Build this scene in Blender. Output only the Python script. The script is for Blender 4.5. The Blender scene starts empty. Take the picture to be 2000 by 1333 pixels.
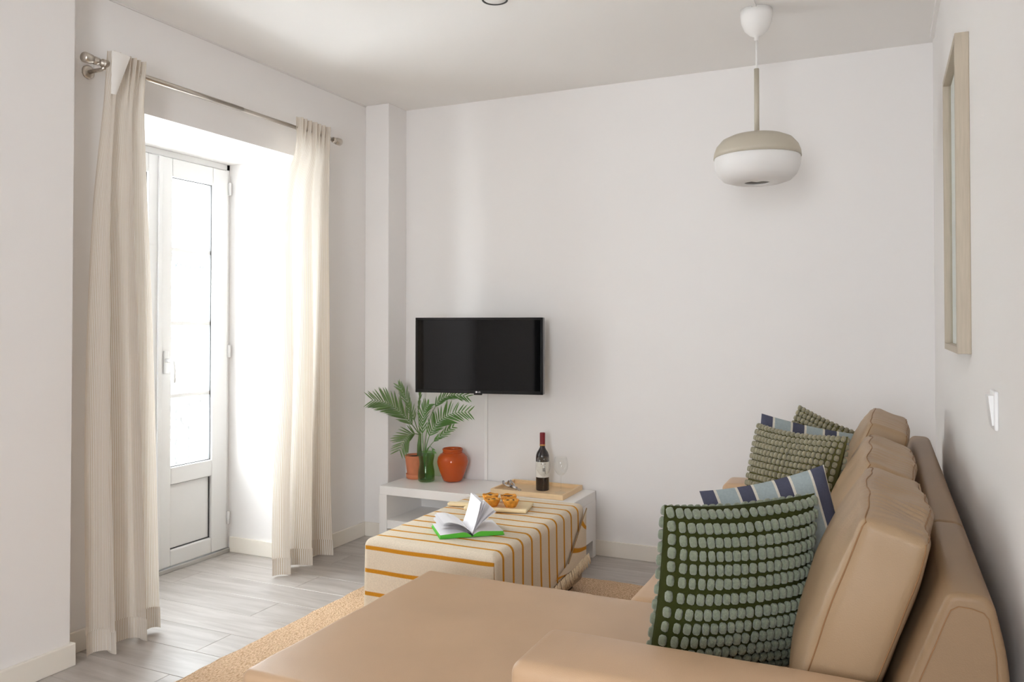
import bpy, bmesh, math, random
from mathutils import Vector, Matrix, noise
random.seed(7)
S = bpy.context.scene
COL = S.collection

# ------------------------------------------------------------------ camera, world, exposure
cam = bpy.data.cameras.new('camera'); camo = bpy.data.objects.new('camera', cam); COL.objects.link(camo)
cam.sensor_width = 36.0; cam.sensor_fit = 'HORIZONTAL'; cam.lens = 1573.0 / 2000.0 * 36.0
cam.shift_y = -57.5 / 2000.0; cam.clip_start = 0.02
camo.location = (0, 0, 1.29)
camo.rotation_euler = (math.radians(90.87), 0, math.radians(24.83))
S.camera = camo
world = bpy.data.worlds.new('world'); S.world = world; world.use_nodes = True
bg = world.node_tree.nodes['Background']
bg.inputs['Color'].default_value = (0.945, 0.985, 1.03, 1); bg.inputs['Strength'].default_value = 12.5
S.cycles.diffuse_bounces = 10; S.cycles.max_bounces = 16; S.cycles.transparent_max_bounces = 16
S.view_settings.view_transform = 'Standard'; S.view_settings.look = 'None'
S.view_settings.gamma = 1.0; S.view_settings.use_curve_mapping = False
S.view_settings.exposure = 0.65

def portal(loc, rot, sx, sy):
    l = bpy.data.lights.new('daylight_portal', 'AREA'); l.shape = 'RECTANGLE'; l.size = sx; l.size_y = sy
    l.cycles.is_portal = True
    o = bpy.data.objects.new('daylight_portal', l); COL.objects.link(o); o.location = loc; o.rotation_euler = rot
R90 = math.pi / 2
portal((-3.55, 2.98, 1.15), (0, -R90, 0), 2.2, 1.1)        # the French door
portal((-.42, -2.2, 1.48), (R90, 0, 0), 1.1, 1.7)           # made-up rear window, unseen behind the camera, added to brighten the back wall

# ------------------------------------------------------------------ helpers
def wloc(o):
    v = Vector((0, 0, 0))
    while o: v += Vector(o.location); o = o.parent
    return v
def tag(o, label=None, cat=None, group=None, kind=None):
    if label: o['label'] = label
    if cat: o['category'] = cat
    if group: o['group'] = group
    if kind: o['kind'] = kind
    return o
def thing(name, loc, label, cat, group=None, rotz=0, rot=None):
    o = bpy.data.objects.new(name, None); COL.objects.link(o); o.location = loc
    o.rotation_euler = rot or (0, 0, rotz); o.empty_display_size = 0.05
    return tag(o, label, cat, group)
def mesh_obj(name, verts, faces, mat, parent=None, local=False, smooth=False, uvs=None, origin=None):
    off = Vector(origin) if origin else (wloc(parent) if parent and not local else Vector((0, 0, 0)))
    me = bpy.data.meshes.new(name)
    me.from_pydata([tuple(Vector(v) - off) for v in verts], [], faces)
    if uvs:
        ul = me.uv_layers.new(name='UVMap')
        for lp in me.loops: ul.data[lp.index].uv = uvs[lp.vertex_index]
    if isinstance(mat, (list, tuple)):
        for m in mat: me.materials.append(m)
    elif mat: me.materials.append(mat)
    if smooth: me.polygons.foreach_set('use_smooth', [True] * len(me.polygons))
    me.update()
    o = bpy.data.objects.new(name, me); COL.objects.link(o)
    if parent: o.parent = parent
    elif origin: o.location = origin
    return o
def bm_obj(name, bm, mat, parent=None, local=False, smooth=False, origin=None):
    vs = [v.co.copy() for v in bm.verts]; bm.verts.index_update()
    fs = [[v.index for v in f.verts] for f in bm.faces]; bm.free()
    return mesh_obj(name, vs, fs, mat, parent, local, smooth, None, origin)
def add_box(bm, lo, hi, bev=0, seg=2):
    b2 = bmesh.new(); bmesh.ops.create_cube(b2, size=1)
    for v in b2.verts:
        v.co = Vector([lo[i] + (v.co[i] + .5) * (hi[i] - lo[i]) for i in range(3)])
    if bev: bmesh.ops.bevel(b2, geom=list(b2.edges), offset=bev, segments=seg, affect='EDGES', profile=.5)
    me = bpy.data.meshes.new('tmp'); b2.to_mesh(me); b2.free(); bm.from_mesh(me); bpy.data.meshes.remove(me)
def box(name, lo, hi, mat, parent=None, bev=0, local=False, origin=None, smooth=False, seg=2):
    bm = bmesh.new(); add_box(bm, lo, hi, bev, seg)
    return bm_obj(name, bm, mat, parent, local, smooth, origin)
def boxes(name, lst, mat, parent=None, bev=0, origin=None):
    bm = bmesh.new()
    for lo, hi in lst: add_box(bm, lo, hi, bev)
    return bm_obj(name, bm, mat, parent, False, False, origin)
def lathe_data(prof, c=(0, 0, 0), seg=32):
    vs, fs = [], []
    for r, z in prof:
        for k in range(seg):
            a = 2 * math.pi * k / seg; vs.append((c[0] + r * math.cos(a), c[1] + r * math.sin(a), c[2] + z))
    for i in range(len(prof) - 1):
        for k in range(seg):
            k2 = (k + 1) % seg; fs.append((i * seg + k, i * seg + k2, (i + 1) * seg + k2, (i + 1) * seg + k))
    return vs, fs
def lathe(name, prof, c, mat, parent=None, seg=32, local=False, origin=None, smooth=True):
    vs, fs = lathe_data(prof, c, seg)
    return mesh_obj(name, vs, fs, mat, parent, local, smooth, None, origin)
def tube_data(pts, rad, seg=10, cap=True):
    pts = [Vector(p) for p in pts]; n = len(pts)
    rads = rad if isinstance(rad, (list, tuple)) else [rad] * n
    vs, fs = [], []; nrm = None
    for i, p in enumerate(pts):
        t = (pts[min(i + 1, n - 1)] - pts[max(i - 1, 0)]).normalized()
        if nrm is None: nrm = t.orthogonal().normalized()
        nrm = (nrm - t * nrm.dot(t))
        nrm = nrm.normalized() if nrm.length > 1e-6 else t.orthogonal().normalized()
        b = t.cross(nrm)
        for k in range(seg):
            a = 2 * math.pi * k / seg; vs.append(p + (nrm * math.cos(a) + b * math.sin(a)) * rads[i])
    for i in range(n - 1):
        for k in range(seg):
            k2 = (k + 1) % seg; fs.append((i * seg + k, i * seg + k2, (i + 1) * seg + k2, (i + 1) * seg + k))
    if cap: fs.append(tuple(range(seg - 1, -1, -1))); fs.append(tuple(range((n - 1) * seg, n * seg)))
    return vs, fs
def tube(name, pts, rad, mat, parent=None, seg=10, local=False, origin=None):
    vs, fs = tube_data(pts, rad, seg)
    return mesh_obj(name, vs, fs, mat, parent, local, True, None, origin)
def sheet(name, nu, nv, fn, mat, parent=None, local=False, uvfn=None, origin=None, smooth=True):
    vs, fs, uv = [], [], []
    for j in range(nv + 1):
        for i in range(nu + 1):
            vs.append(fn(i / nu, j / nv)); uv.append(uvfn(i / nu, j / nv) if uvfn else (i / nu, j / nv))
    for j in range(nv):
        for i in range(nu):
            a = j * (nu + 1) + i; fs.append((a, a + 1, a + nu + 2, a + nu + 1))
    return mesh_obj(name, vs, fs, mat, parent, local, smooth, uv, origin)
def axis(h, r, n, k=5):
    """samples in [-h,h], dense inside the rounded rim r"""
    inn = h - r
    e = [inn + r * math.sin(math.pi / 2 * i / k) if False else inn + r * i / k for i in range(1, k + 1)]
    mid = [-inn + 2 * inn * i / n for i in range(n + 1)]
    return [-x for x in reversed(e)] + mid + e
def rbox_data(h, r, n=(6, 6, 6), warp=None):
    """rounded box, half sizes h, rim radius r; warp(unit, p) -> p"""
    A = [axis(h[i], r, n[i]) for i in range(3)]
    idx, vs, fs = {}, [], []
    def vid(i, j, k):
        if (i, j, k) in idx: return idx[(i, j, k)]
        p = Vector((A[0][i], A[1][j], A[2][k]))
        q = Vector([max(-(h[a] - r), min(h[a] - r, p[a])) for a in range(3)])
        d = p - q
        if d.length > 1e-9:
            # push onto the sphere of radius r, direction from the cube-shaped rim
            m = max(abs(d.x), abs(d.y), abs(d.z)); d = d.normalized() * m
        p = q + d
        u = Vector([p[a] / h[a] for a in range(3)])
        if warp: p = warp(u, p)
        idx[(i, j, k)] = len(vs); vs.append(p); return idx[(i, j, k)]
    L = [len(a) - 1 for a in A]
    for i in range(L[0]):
        for j in range(L[1]):
            for k, fl in ((0, 1), (L[2], 0)):
                f = [vid(i, j, k), vid(i + 1, j, k), vid(i + 1, j + 1, k), vid(i, j + 1, k)]
                fs.append(f[::-1] if fl else f)
    for i in range(L[0]):
        for k in range(L[2]):
            for j, fl in ((0, 0), (L[1], 1)):
                f = [vid(i, j, k), vid(i + 1, j, k), vid(i + 1, j, k + 1), vid(i, j, k + 1)]
                fs.append(f[::-1] if fl else f)
    for j in range(L[1]):
        for k in range(L[2]):
            for i, fl in ((0, 1), (L[0], 0)):
                f = [vid(i, j, k), vid(i, j + 1, k), vid(i, j + 1, k + 1), vid(i, j, k + 1)]
                fs.append(f[::-1] if fl else f)
    return vs, fs
def rbox(name, lo, hi, r, mat, parent=None, n=(6, 6, 6), warp=None, local=False, origin=None):
    h = [(hi[i] - lo[i]) / 2 for i in range(3)]; c = Vector([(hi[i] + lo[i]) / 2 for i in range(3)])
    vs, fs = rbox_data(h, r, n, warp)
    return mesh_obj(name, [v + c for v in vs], fs, mat, parent, local, True, None, origin)

# ------------------------------------------------------------------ materials
def mat(name, col, rough=.6, metal=0, spec=.5, var=0, vscale=8, bump=0, bscale=60, stretch=None, trans=0, ior=1.45, sheen=0, coat=0, coord='Object'):
    m = bpy.data.materials.new(name); m.use_nodes = True; nt = m.node_tree; N = nt.nodes; L = nt.links
    b = N['Principled BSDF']; b.inputs['Base Color'].default_value = (*col, 1)
    b.inputs['Roughness'].default_value = rough; b.inputs['Metallic'].default_value = metal
    b.inputs['Specular IOR Level'].default_value = spec; b.inputs['IOR'].default_value = ior
    b.inputs['Transmission Weight'].default_value = trans; b.inputs['Sheen Weight'].default_value = sheen
    b.inputs['Coat Weight'].default_value = coat
    if var or bump:
        tc = N.new('ShaderNodeTexCoord'); mp = N.new('ShaderNodeMapping'); L.new(tc.outputs[coord], mp.inputs[0])
        if stretch: mp.inputs['Scale'].default_value = stretch
    if var:
        nz = N.new('ShaderNodeTexNoise'); nz.inputs['Scale'].default_value = vscale; nz.inputs['Detail'].default_value = 5
        L.new(mp.outputs[0], nz.inputs[0])
        rp = N.new('ShaderNodeValToRGB'); rp.color_ramp.elements[0].position = .3; rp.color_ramp.elements[1].position = .7
        rp.color_ramp.elements[0].color = (*[c * (1 - var) for c in col], 1)
        rp.color_ramp.elements[1].color = (*[min(1, c * (1 + var)) for c in col], 1)
        L.new(nz.outputs[0], rp.inputs[0]); L.new(rp.outputs[0], b.inputs['Base Color'])
    if bump:
        n2 = N.new('ShaderNodeTexNoise'); n2.inputs['Scale'].default_value = bscale; n2.inputs['Detail'].default_value = 4
        L.new(mp.outputs[0], n2.inputs[0]); bp = N.new('ShaderNodeBump'); bp.inputs['Strength'].default_value = bump
        bp.inputs['Distance'].default_value = .01
        L.new(n2.outputs[0], bp.inputs['Height']); L.new(bp.outputs[0], b.inputs['Normal'])
    return m
def srgb(r, g, b):
    f = lambda c: ((c / 255 + .055) / 1.055) ** 2.4 if c > 10 else c / 255 / 12.92
    return (f(r), f(g), f(b))
def opal(name, col, k):
    m = mat(name, col, .4); N = m.node_tree.nodes; L = m.node_tree.links
    t = N.new('ShaderNodeBsdfTranslucent'); t.inputs[0].default_value = (*col, 1)
    x = N.new('ShaderNodeMixShader'); x.inputs[0].default_value = k
    L.new(N['Principled BSDF'].outputs[0], x.inputs[1]); L.new(t.outputs[0], x.inputs[2]); L.new(x.outputs[0], N['Material Output'].inputs[0])
    return m
WALL = mat('wall_paint', (.80, .782, .77), .75, spec=.25, bump=.03, bscale=250)
CEIL = mat('ceiling_paint', (.82, .805, .785), .8, spec=.2)
BASE = mat('baseboard_paint', (.80, .755, .68), .45)
PVC = mat('white_pvc', (.68, .677, .672), .35)
GASKET = mat('rubber_gasket', (.05, .05, .05), .5)
STEEL = mat('brushed_steel', (.58, .53, .47), .28, 1, var=.08, vscale=120, stretch=(1, .05, 1))
WHITEL = mat('white_laminate', (.82, .81, .80), .35)
BLACK = mat('black_plastic', (.006, .006, .007), .12)
SCREEN = mat('tv_screen_glass', (.003, .0032, .0036), .03, spec=.5)
TERRA = mat('terracotta', srgb(206, 128, 92), .75, var=.06, vscale=30)
SOIL = mat('potting_soil', (.035, .022, .014), .95, bump=.5, bscale=150)
LEAF = mat('palm_leaf', srgb(100, 128, 70), .42, var=.25, vscale=9)
LEAF2 = mat('vase_palm_leaf', srgb(88, 130, 62), .42, var=.25, vscale=9)
STEM = mat('palm_stem', srgb(104, 100, 66), .55, var=.15, vscale=25)
BIRCH = mat('birch_wood', srgb(230, 200, 158), .5, var=.08, vscale=14, stretch=(1, 14, 14))
BOARDW = mat('board_wood', srgb(234, 214, 172), .5, var=.07, vscale=14, stretch=(1, 14, 14))
LAMPW = mat('lamp_white', (.80, .785, .765), .45)
LAMPB = mat('lamp_beige', srgb(186, 178, 162), .45)
OPAL = opal('opal_diffuser', (.90, .885, .87), .2)
FRAMEW = mat('ash_frame_wood', srgb(182, 170, 152), .5, var=.06, vscale=12, stretch=(16, 16, 1))
MATB = mat('picture_mount', (.78, .77, .76), .8)
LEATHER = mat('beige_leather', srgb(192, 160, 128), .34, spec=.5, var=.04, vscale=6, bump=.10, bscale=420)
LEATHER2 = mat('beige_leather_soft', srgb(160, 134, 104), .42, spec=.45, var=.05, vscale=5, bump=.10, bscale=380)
LEATHER_SHADED = mat('beige_leather_shaded', srgb(138, 112, 84), .45, spec=.4, var=.04, vscale=6, bump=.10, bscale=420)  # same sofa leather, darkened in colour to stand in for shade on the frame
THREAD = mat('leather_stitch', srgb(140, 104, 68), .6)
OTTO = mat('taupe_leather', srgb(150, 128, 106), .5, var=.05, bump=.1, bscale=350)
SAGE = mat('sage_tuft', srgb(130, 138, 118), .95, spec=.1, var=.16, vscale=90, sheen=.4, bump=.5, bscale=500)
SAGEB = mat('sage_cushion_base', srgb(54, 58, 26), .95, spec=.1, bump=.3, bscale=400)
OLIVE = mat('olive_tuft', srgb(146, 140, 114), .95, spec=.1, var=.14, vscale=90, sheen=.4, bump=.5, bscale=500)
OLIVEB = mat('olive_cushion_base', srgb(92, 88, 52), .95, spec=.1)
PAPER = mat('book_paper', (.80, .79, .81), .85)
GREENE = mat('green_page_edge', srgb(84, 178, 52), .6, var=.12, vscale=200, stretch=(1, 1, 30))
PASTRY = mat('tart_pastry', srgb(222, 150, 52), .6, var=.3, vscale=45, bump=.4, bscale=160)
CUSTARD = mat('tart_custard', srgb(236, 172, 60), .35, var=.2, vscale=60)
BURNT = mat('tart_burnt_top', srgb(80, 34, 16), .35)
CHROME = mat('chrome', (.62, .61, .62), .15, 1)
BOTTLE = mat('wine_bottle_glass', (.012, .006, .007), .06, spec=.6, coat=.3)
CAPSULE = mat('wine_capsule', srgb(122, 34, 40), .35, var=.1, vscale=60)
GOLD = mat('gold_band', srgb(200, 150, 90), .4, .6)
LABELP = mat('wine_label_paper', (.74, .71, .66), .7)
INK = mat('dark_ink', (.04, .035, .035), .7)
SWITCH = mat('switch_plastic', (.80, .80, .80), .3)
IRON = mat('balcony_iron', (.085, .083, .08), .5)
FACADE = mat('street_facade', (.84, .835, .82), .9)
FACWIN = mat('facade_window', (.09, .095, .10), .5)
FACTRIM = mat('facade_stone', (.085, .083, .08), .9, var=.35, vscale=14)
CABLE = mat('black_cable', (.02, .02, .02), .5)
AMBER = mat('amber_glass', srgb(206, 92, 36), .06, trans=.3, ior=1.3, coat=.3)
SILL = mat('threshold_aluminium', (.55, .54, .52), .35, .8)
LOGO = mat('logo_grey', (.6, .6, .62), .3)

def clear_glass(name, tint=(1, 1, 1), gl=.10, rough=.02):
    """thin clear glass: straight transmission plus a fresnel reflection"""
    m = bpy.data.materials.new(name); m.use_nodes = True; nt = m.node_tree; N = nt.nodes; L = nt.links
    N.remove(N['Principled BSDF']); out = N['Material Output']
    t = N.new('ShaderNodeBsdfTransparent'); t.inputs[0].default_value = (*tint, 1)
    g = N.new('ShaderNodeBsdfGlossy'); g.inputs['Roughness'].default_value = rough
    lw = N.new('ShaderNodeLayerWeight'); lw.inputs[0].default_value = .25
    mr = N.new('ShaderNodeMapRange'); mr.inputs['To Min'].default_value = .03; mr.inputs['To Max'].default_value = gl * 6
    L.new(lw.outputs['Facing'], mr.inputs['Value'])
    pw = N.new('ShaderNodeMath'); pw.operation = 'POWER'; pw.inputs[1].default_value = 2.2; pw.use_clamp = True
    L.new(mr.outputs[0], pw.inputs[0]); ad = N.new('ShaderNodeMath'); ad.inputs[1].default_value = .03; ad.use_clamp = True
    L.new(pw.outputs[0], ad.inputs[0])
    mx = N.new('ShaderNodeMixShader'); L.new(ad.outputs[0], mx.inputs[0]); L.new(t.outputs[0], mx.inputs[1]); L.new(g.outputs[0], mx.inputs[2])
    L.new(mx.outputs[0], out.inputs[0]); return m
PANE = clear_glass('window_glass', (.97, .985, .98), .05)
WINEG = clear_glass('wine_glass', (.985, .988, .985), .10)
GREENG = clear_glass('green_glass', (.66, .82, .60), .16)

def striped(name, base, stripe, period, width, axis_uv=0, rough=.9, transl=0, soft=.02, weave=.2, wscale=600):
    m = bpy.data.materials.new(name); m.use_nodes = True; nt = m.node_tree; N = nt.nodes; L = nt.links
    b = N['Principled BSDF']; b.inputs['Roughness'].default_value = rough; b.inputs['Specular IOR Level'].default_value = .1
    uv = N.new('ShaderNodeUVMap'); sp = N.new('ShaderNodeSeparateXYZ'); L.new(uv.outputs[0], sp.inputs[0])
    dv = N.new('ShaderNodeMath'); dv.operation = 'DIVIDE'; dv.inputs[1].default_value = period; L.new(sp.outputs[axis_uv], dv.inputs[0])
    fr = N.new('ShaderNodeMath'); fr.operation = 'FRACT'; L.new(dv.outputs[0], fr.inputs[0])
    rp = N.new('ShaderNodeValToRGB'); cr = rp.color_ramp; w = width / period
    cr.elements[0].position = 0; cr.elements[0].color = (*stripe, 1)
    cr.elements[1].position = max(.001, w - soft); cr.elements[1].color = (*stripe, 1)
    for p_, c_ in ((w + soft, base), (1 - soft, base), (1, stripe)):
        e = cr.elements.new(p_); e.color = (*c_, 1)
    L.new(fr.outputs[0], rp.inputs[0])
    tc = N.new('ShaderNodeTexCoord'); nz = N.new('ShaderNodeTexNoise'); nz.inputs['Scale'].default_value = wscale; L.new(tc.outputs['Object'], nz.inputs[0])
    mx = N.new('ShaderNodeMixRGB'); mx.blend_type = 'MULTIPLY'; mx.inputs[0].default_value = weave
    L.new(rp.outputs[0], mx.inputs[1]); L.new(nz.outputs[0], mx.inputs[2]); L.new(mx.outputs[0], b.inputs['Base Color'])
    bp = N.new('ShaderNodeBump'); bp.inputs['Strength'].default_value = .15; bp.inputs['Distance'].default_value = .004
    L.new(nz.outputs[0], bp.inputs['Height']); L.new(bp.outputs[0], b.inputs['Normal'])
    if transl:
        t = N.new('ShaderNodeBsdfTranslucent'); L.new(mx.outputs[0], t.inputs[0])
        ms = N.new('ShaderNodeMixShader'); ms.inputs[0].default_value = transl
        L.new(b.outputs[0], ms.inputs[1]); L.new(t.outputs[0], ms.inputs[2]); L.new(ms.outputs[0], N['Material Output'].inputs[0])
    return m
CURTAIN = striped('curtain_ticking', (.85, .825, .79), srgb(206, 190, 168), .0135, .0058, 0, .9, .38, .06, .06)
HEM = striped('curtain_hem', (.80, .775, .74), srgb(194, 176, 152), .0135, .0058, 0, .9, .15, .06, .06)
LINING = mat('curtain_tape', (.80, .775, .74), .9)
BLANKET = striped('blanket_stripes', srgb(236, 222, 200), srgb(212, 146, 44), .092, .0155, 1, .95, 0, .02, .32, 260)
FRINGE = mat('blanket_fringe', srgb(226, 208, 180), .95, var=.12, vscale=120)

def ticking_cushion():
    m = bpy.data.materials.new('blue_striped_cotton'); m.use_nodes = True; nt = m.node_tree; N = nt.nodes; L = nt.links
    b = N['Principled BSDF']; b.inputs['Roughness'].default_value = .95; b.inputs['Specular IOR Level'].default_value = .1
    uv = N.new('ShaderNodeUVMap'); sp = N.new('ShaderNodeSeparateXYZ'); L.new(uv.outputs[0], sp.inputs[0])
    mu = N.new('ShaderNodeMath'); mu.operation = 'MULTIPLY'; mu.inputs[1].default_value = 3.4; L.new(sp.outputs[0], mu.inputs[0])
    fr = N.new('ShaderNodeMath'); fr.operation = 'FRACT'; L.new(mu.outputs[0], fr.inputs[0])
    rp = N.new('ShaderNodeValToRGB'); cr = rp.color_ramp; cr.interpolation = 'CONSTANT'
    navy, ice, cream = srgb(84, 86, 104), srgb(164, 176, 178), srgb(216, 211, 198)
    cr.elements[0].position = 0; cr.elements[0].color = (*navy, 1)
    cr.elements[1].position = .36; cr.elements[1].color = (*cream, 1)
    for p_, c_ in ((.43, ice), (.93, cream)):
        e = cr.elements.new(p_); e.color = (*c_, 1)
    L.new(fr.outputs[0], rp.inputs[0])
    tc = N.new('ShaderNodeTexCoord'); nz = N.new('ShaderNodeTexNoise'); nz.inputs['Scale'].default_value = 160; nz.inputs['Detail'].default_value = 4
    L.new(tc.outputs['Object'], nz.inputs[0])
    mx = N.new('ShaderNodeMixRGB'); mx.blend_type = 'MULTIPLY'; mx.inputs[0].default_value = .25
    L.new(rp.outputs[0], mx.inputs[1]); L.new(nz.outputs[0], mx.inputs[2]); L.new(mx.outputs[0], b.inputs['Base Color'])
    return m
BLUESTR = ticking_cushion()

def plank_mat():
    m = bpy.data.materials.new('grey_oak_laminate'); m.use_nodes = True; nt = m.node_tree; N = nt.nodes; L = nt.links
    b = N['Principled BSDF']; b.inputs['Roughness'].default_value = .37; b.inputs['Specular IOR Level'].default_value = .8
    tc = N.new('ShaderNodeTexCoord'); oi = N.new('ShaderNodeObjectInfo')
    ad = N.new('ShaderNodeVectorMath'); ad.operation = 'ADD'
    sc = N.new('ShaderNodeVectorMath'); sc.operation = 'SCALE'; sc.inputs['Scale'].default_value = 40
    cm = N.new('ShaderNodeCombineXYZ'); L.new(oi.outputs['Random'], cm.inputs[0]); L.new(oi.outputs['Random'], cm.inputs[1])
    L.new(cm.outputs[0], sc.inputs[0]); L.new(tc.outputs['Object'], ad.inputs[0]); L.new(sc.outputs[0], ad.inputs[1])
    mp = N.new('ShaderNodeMapping'); mp.inputs['Scale'].default_value = (1.6, 13, 1); L.new(ad.outputs[0], mp.inputs[0])
    nz = N.new('ShaderNodeTexNoise'); nz.inputs['Scale'].default_value = 1.7; nz.inputs['Detail'].default_value = 8; nz.inputs['Roughness'].default_value = .6
    nz.inputs['Distortion'].default_value = .6; L.new(mp.outputs[0], nz.inputs[0])
    rp = N.new('ShaderNodeValToRGB'); rp.color_ramp.elements[0].position = .32; rp.color_ramp.elements[1].position = .66
    rp.color_ramp.elements[0].color = (*srgb(158, 151, 145), 1); rp.color_ramp.elements[1].color = (*srgb(185, 179, 174), 1)
    L.new(nz.outputs[0], rp.inputs[0])
    hs = N.new('ShaderNodeHueSaturation'); mr = N.new('ShaderNodeMapRange'); mr.inputs['To Min'].default_value = .94; mr.inputs['To Max'].default_value = 1.05
    L.new(oi.outputs['Random'], mr.inputs[0]); L.new(mr.outputs[0], hs.inputs['Value']); L.new(rp.outputs[0], hs.inputs['Color'])
    L.new(hs.outputs[0], b.inputs['Base Color'])
    bp = N.new('ShaderNodeBump'); bp.inputs['Strength'].default_value = .08; bp.inputs['Distance'].default_value = .004
    L.new(nz.outputs[0], bp.inputs['Height']); L.new(bp.outputs[0], b.inputs['Normal'])
    return m
PLANK = plank_mat()
def jute_mat():
    m = bpy.data.materials.new('jute'); m.use_nodes = True; nt = m.node_tree; N = nt.nodes; L = nt.links
    b = N['Principled BSDF']; b.inputs['Roughness'].default_value = .95; b.inputs['Specular IOR Level'].default_value = .1
    tc = N.new('ShaderNodeTexCoord'); mp = N.new('ShaderNodeMapping'); mp.inputs['Scale'].default_value = (170, 85, 60); L.new(tc.outputs['Object'], mp.inputs[0])
    vo = N.new('ShaderNodeTexVoronoi'); vo.inputs['Scale'].default_value = 1; L.new(mp.outputs[0], vo.inputs[0])
    nz = N.new('ShaderNodeTexNoise'); nz.inputs['Scale'].default_value = 1.2; nz.inputs['Detail'].default_value = 4; L.new(mp.outputs[0], nz.inputs[0])
    rp = N.new('ShaderNodeValToRGB'); rp.color_ramp.elements[0].position = .25; rp.color_ramp.elements[1].position = .75
    rp.color_ramp.elements[0].color = (*srgb(196, 162, 128), 1); rp.color_ramp.elements[1].color = (*srgb(238, 212, 182), 1)
    L.new(nz.outputs[0], rp.inputs[0])
    r2 = N.new('ShaderNodeValToRGB'); r2.color_ramp.elements[0].position = .35; r2.color_ramp.elements[0].color = (1, 1, 1, 1)
    r2.color_ramp.elements[1].position = .95; r2.color_ramp.elements[1].color = (.70, .63, .55, 1); L.new(vo.outputs['Distance'], r2.inputs[0])
    mx = N.new('ShaderNodeMixRGB'); mx.blend_type = 'MULTIPLY'; mx.inputs[0].default_value = 1; L.new(rp.outputs[0], mx.inputs[1]); L.new(r2.outputs[0], mx.inputs[2])
    L.new(mx.outputs[0], b.inputs['Base Color'])
    bp = N.new('ShaderNodeBump'); bp.inputs['Strength'].default_value = .7; bp.inputs['Distance'].default_value = .006; bp.invert = True
    L.new(vo.outputs['Distance'], bp.inputs['Height']); L.new(bp.outputs[0], b.inputs['Normal'])
    return m
JUTE = jute_mat()

# ------------------------------------------------------------------ room shell
XL, XR, YB, ZC = -2.89, 0.215, 4.30, 2.63       # left wall, right wall, back wall, ceiling
XN = -2.80                                       # face of the thicker wall nearer the camera
YN = 2.075
DY0, DY1, DZ = 2.47, 3.495, 2.197                # French door opening
XO = -3.48                                       # outer face of the street wall
YR = -2.0                                        # rear of the room
def struct(o): o['kind'] = 'structure'; return o

fl = struct(box('floor', (XO, YR - 1.5, -.12), (XR + .15, YB + .15, -.012), mat('screed', (.30, .28, .26), .9), origin=(-1.5, 1.5, -.12)))
W, LEN, G = .193, 1.285, .0012
pm = {}
row = 0; y = YB
def plank(x0, x1, y0, y1):
    key = (round(x1 - x0, 4), round(y1 - y0, 4))
    if key not in pm:
        o = box('plank', (0, 0, -.012), (key[0], key[1], 0), PLANK, fl, .0012, True, seg=1); pm[key] = o.data
    else:
        o = bpy.data.objects.new('plank', pm[key]); COL.objects.link(o); o.parent = fl
    o.location = Vector((x0, y0, 0)) - wloc(fl)
while y > 0.5:
    y0 = y - W + G; x = XO + .02 - (row * .47 % 1) * LEN
    while x < XR:
        a, b_ = max(x, XO + .02), min(x + LEN - G, XR)
        if b_ - a > .03: plank(a, b_, y0, y)
        x += LEN
    y -= W; row += 1
box('floor_field', (XO + .02, YR, -.012), (XR, y, 0), PLANK, fl)      # the rest of the floor, behind the camera

struct(box('ceiling', (XO, YR - .12, ZC), (XR + .15, YB + .15, ZC + .15), CEIL, origin=(-1.5, 1.5, ZC)))
struct(box('wall_back', (XO, YB, 0), (XR + .15, YB + .15, ZC), WALL, origin=(-1.5, YB, 0)))
struct(box('wall_right', (XR, YR, 0), (XR + .15, YB, ZC), WALL, origin=(XR, 1.5, 0)))
wl = struct(boxes('wall_left', [((XO, DY1, 0), (XL, YB, ZC)), ((XO, YN, 0), (XL, DY0, ZC)), ((XO, DY0, DZ), (XL, DY1, ZC))], WALL, origin=(XL, 3, 0)))
struct(boxes('wall_near', [((XO, YR, 0), (XN, YN, ZC))], WALL, origin=(XN, 1, 0)))
struct(boxes('wall_rear', [((XO, YR - .12, 0), (-2.05, YR, ZC)), ((-1.1, YR - .12, 0), (-.95, YR, ZC)), ((-.95, YR - .12, 0), (.10, YR, .65)), ((-.95, YR - .12, 2.3), (.10, YR, ZC)), ((.10, YR - .12, 0), (XR + .15, YR, ZC)), ((-2.05, YR - .12, 2.05), (-1.1, YR, ZC))], WALL, origin=(-1.5, YR, 0)))  # the window opening here is added, unseen, to let more daylight in
struct(boxes('wall_corridor', [((-2.2, YR - 1.5, 0), (-2.05, YR - .12, ZC)), ((-1.1, YR - 1.5, 0), (-.95, YR - .12, ZC)), ((-2.2, YR - 1.6, 0), (-.95, YR - 1.5, ZC)), ((-2.2, YR - 1.6, ZC), (-.95, YR - .12, ZC + .1))],
       mat('corridor_dark', (.10, .09, .085), .8), origin=(-1.5, YR - 1.5, 0)))
struct(box('wall_column', (XL, 4.10, 0), (-2.72, YB, ZC), WALL, origin=(-2.8, 4.2, 0), bev=.004))
BH, BT = .085, .014
def skirting(name, lst): return struct(boxes(name, lst, BASE, bev=.003, origin=lst[0][0]))
skirting('baseboard_left', [((XL, DY1, 0), (XL + BT, 4.10, BH)), ((XL, YN, 0), (XL + BT, DY0, BH))])
skirting('baseboard_column', [((XL + BT, 4.10 - BT, 0), (-2.72 + BT, 4.10, BH)), ((-2.72, 4.10, 0), (-2.72 + BT, YB - BT, BH))])
skirting('baseboard_back', [((-2.72, YB - BT, 0), (XR, YB, BH))])
skirting('baseboard_right', [((XR - BT, -1.9, 0), (XR, YB - BT, BH))])
skirting('baseboard_near', [((XN, -1.9, 0), (XN + BT + .006, YN + .012, BH)), ((XL + BT, YN, 0), (XN, YN + .012, BH))])
skirting('baseboard_reveal', [((-3.375, DY1 - BT, 0), (XL + BT, DY1, BH))])
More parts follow.
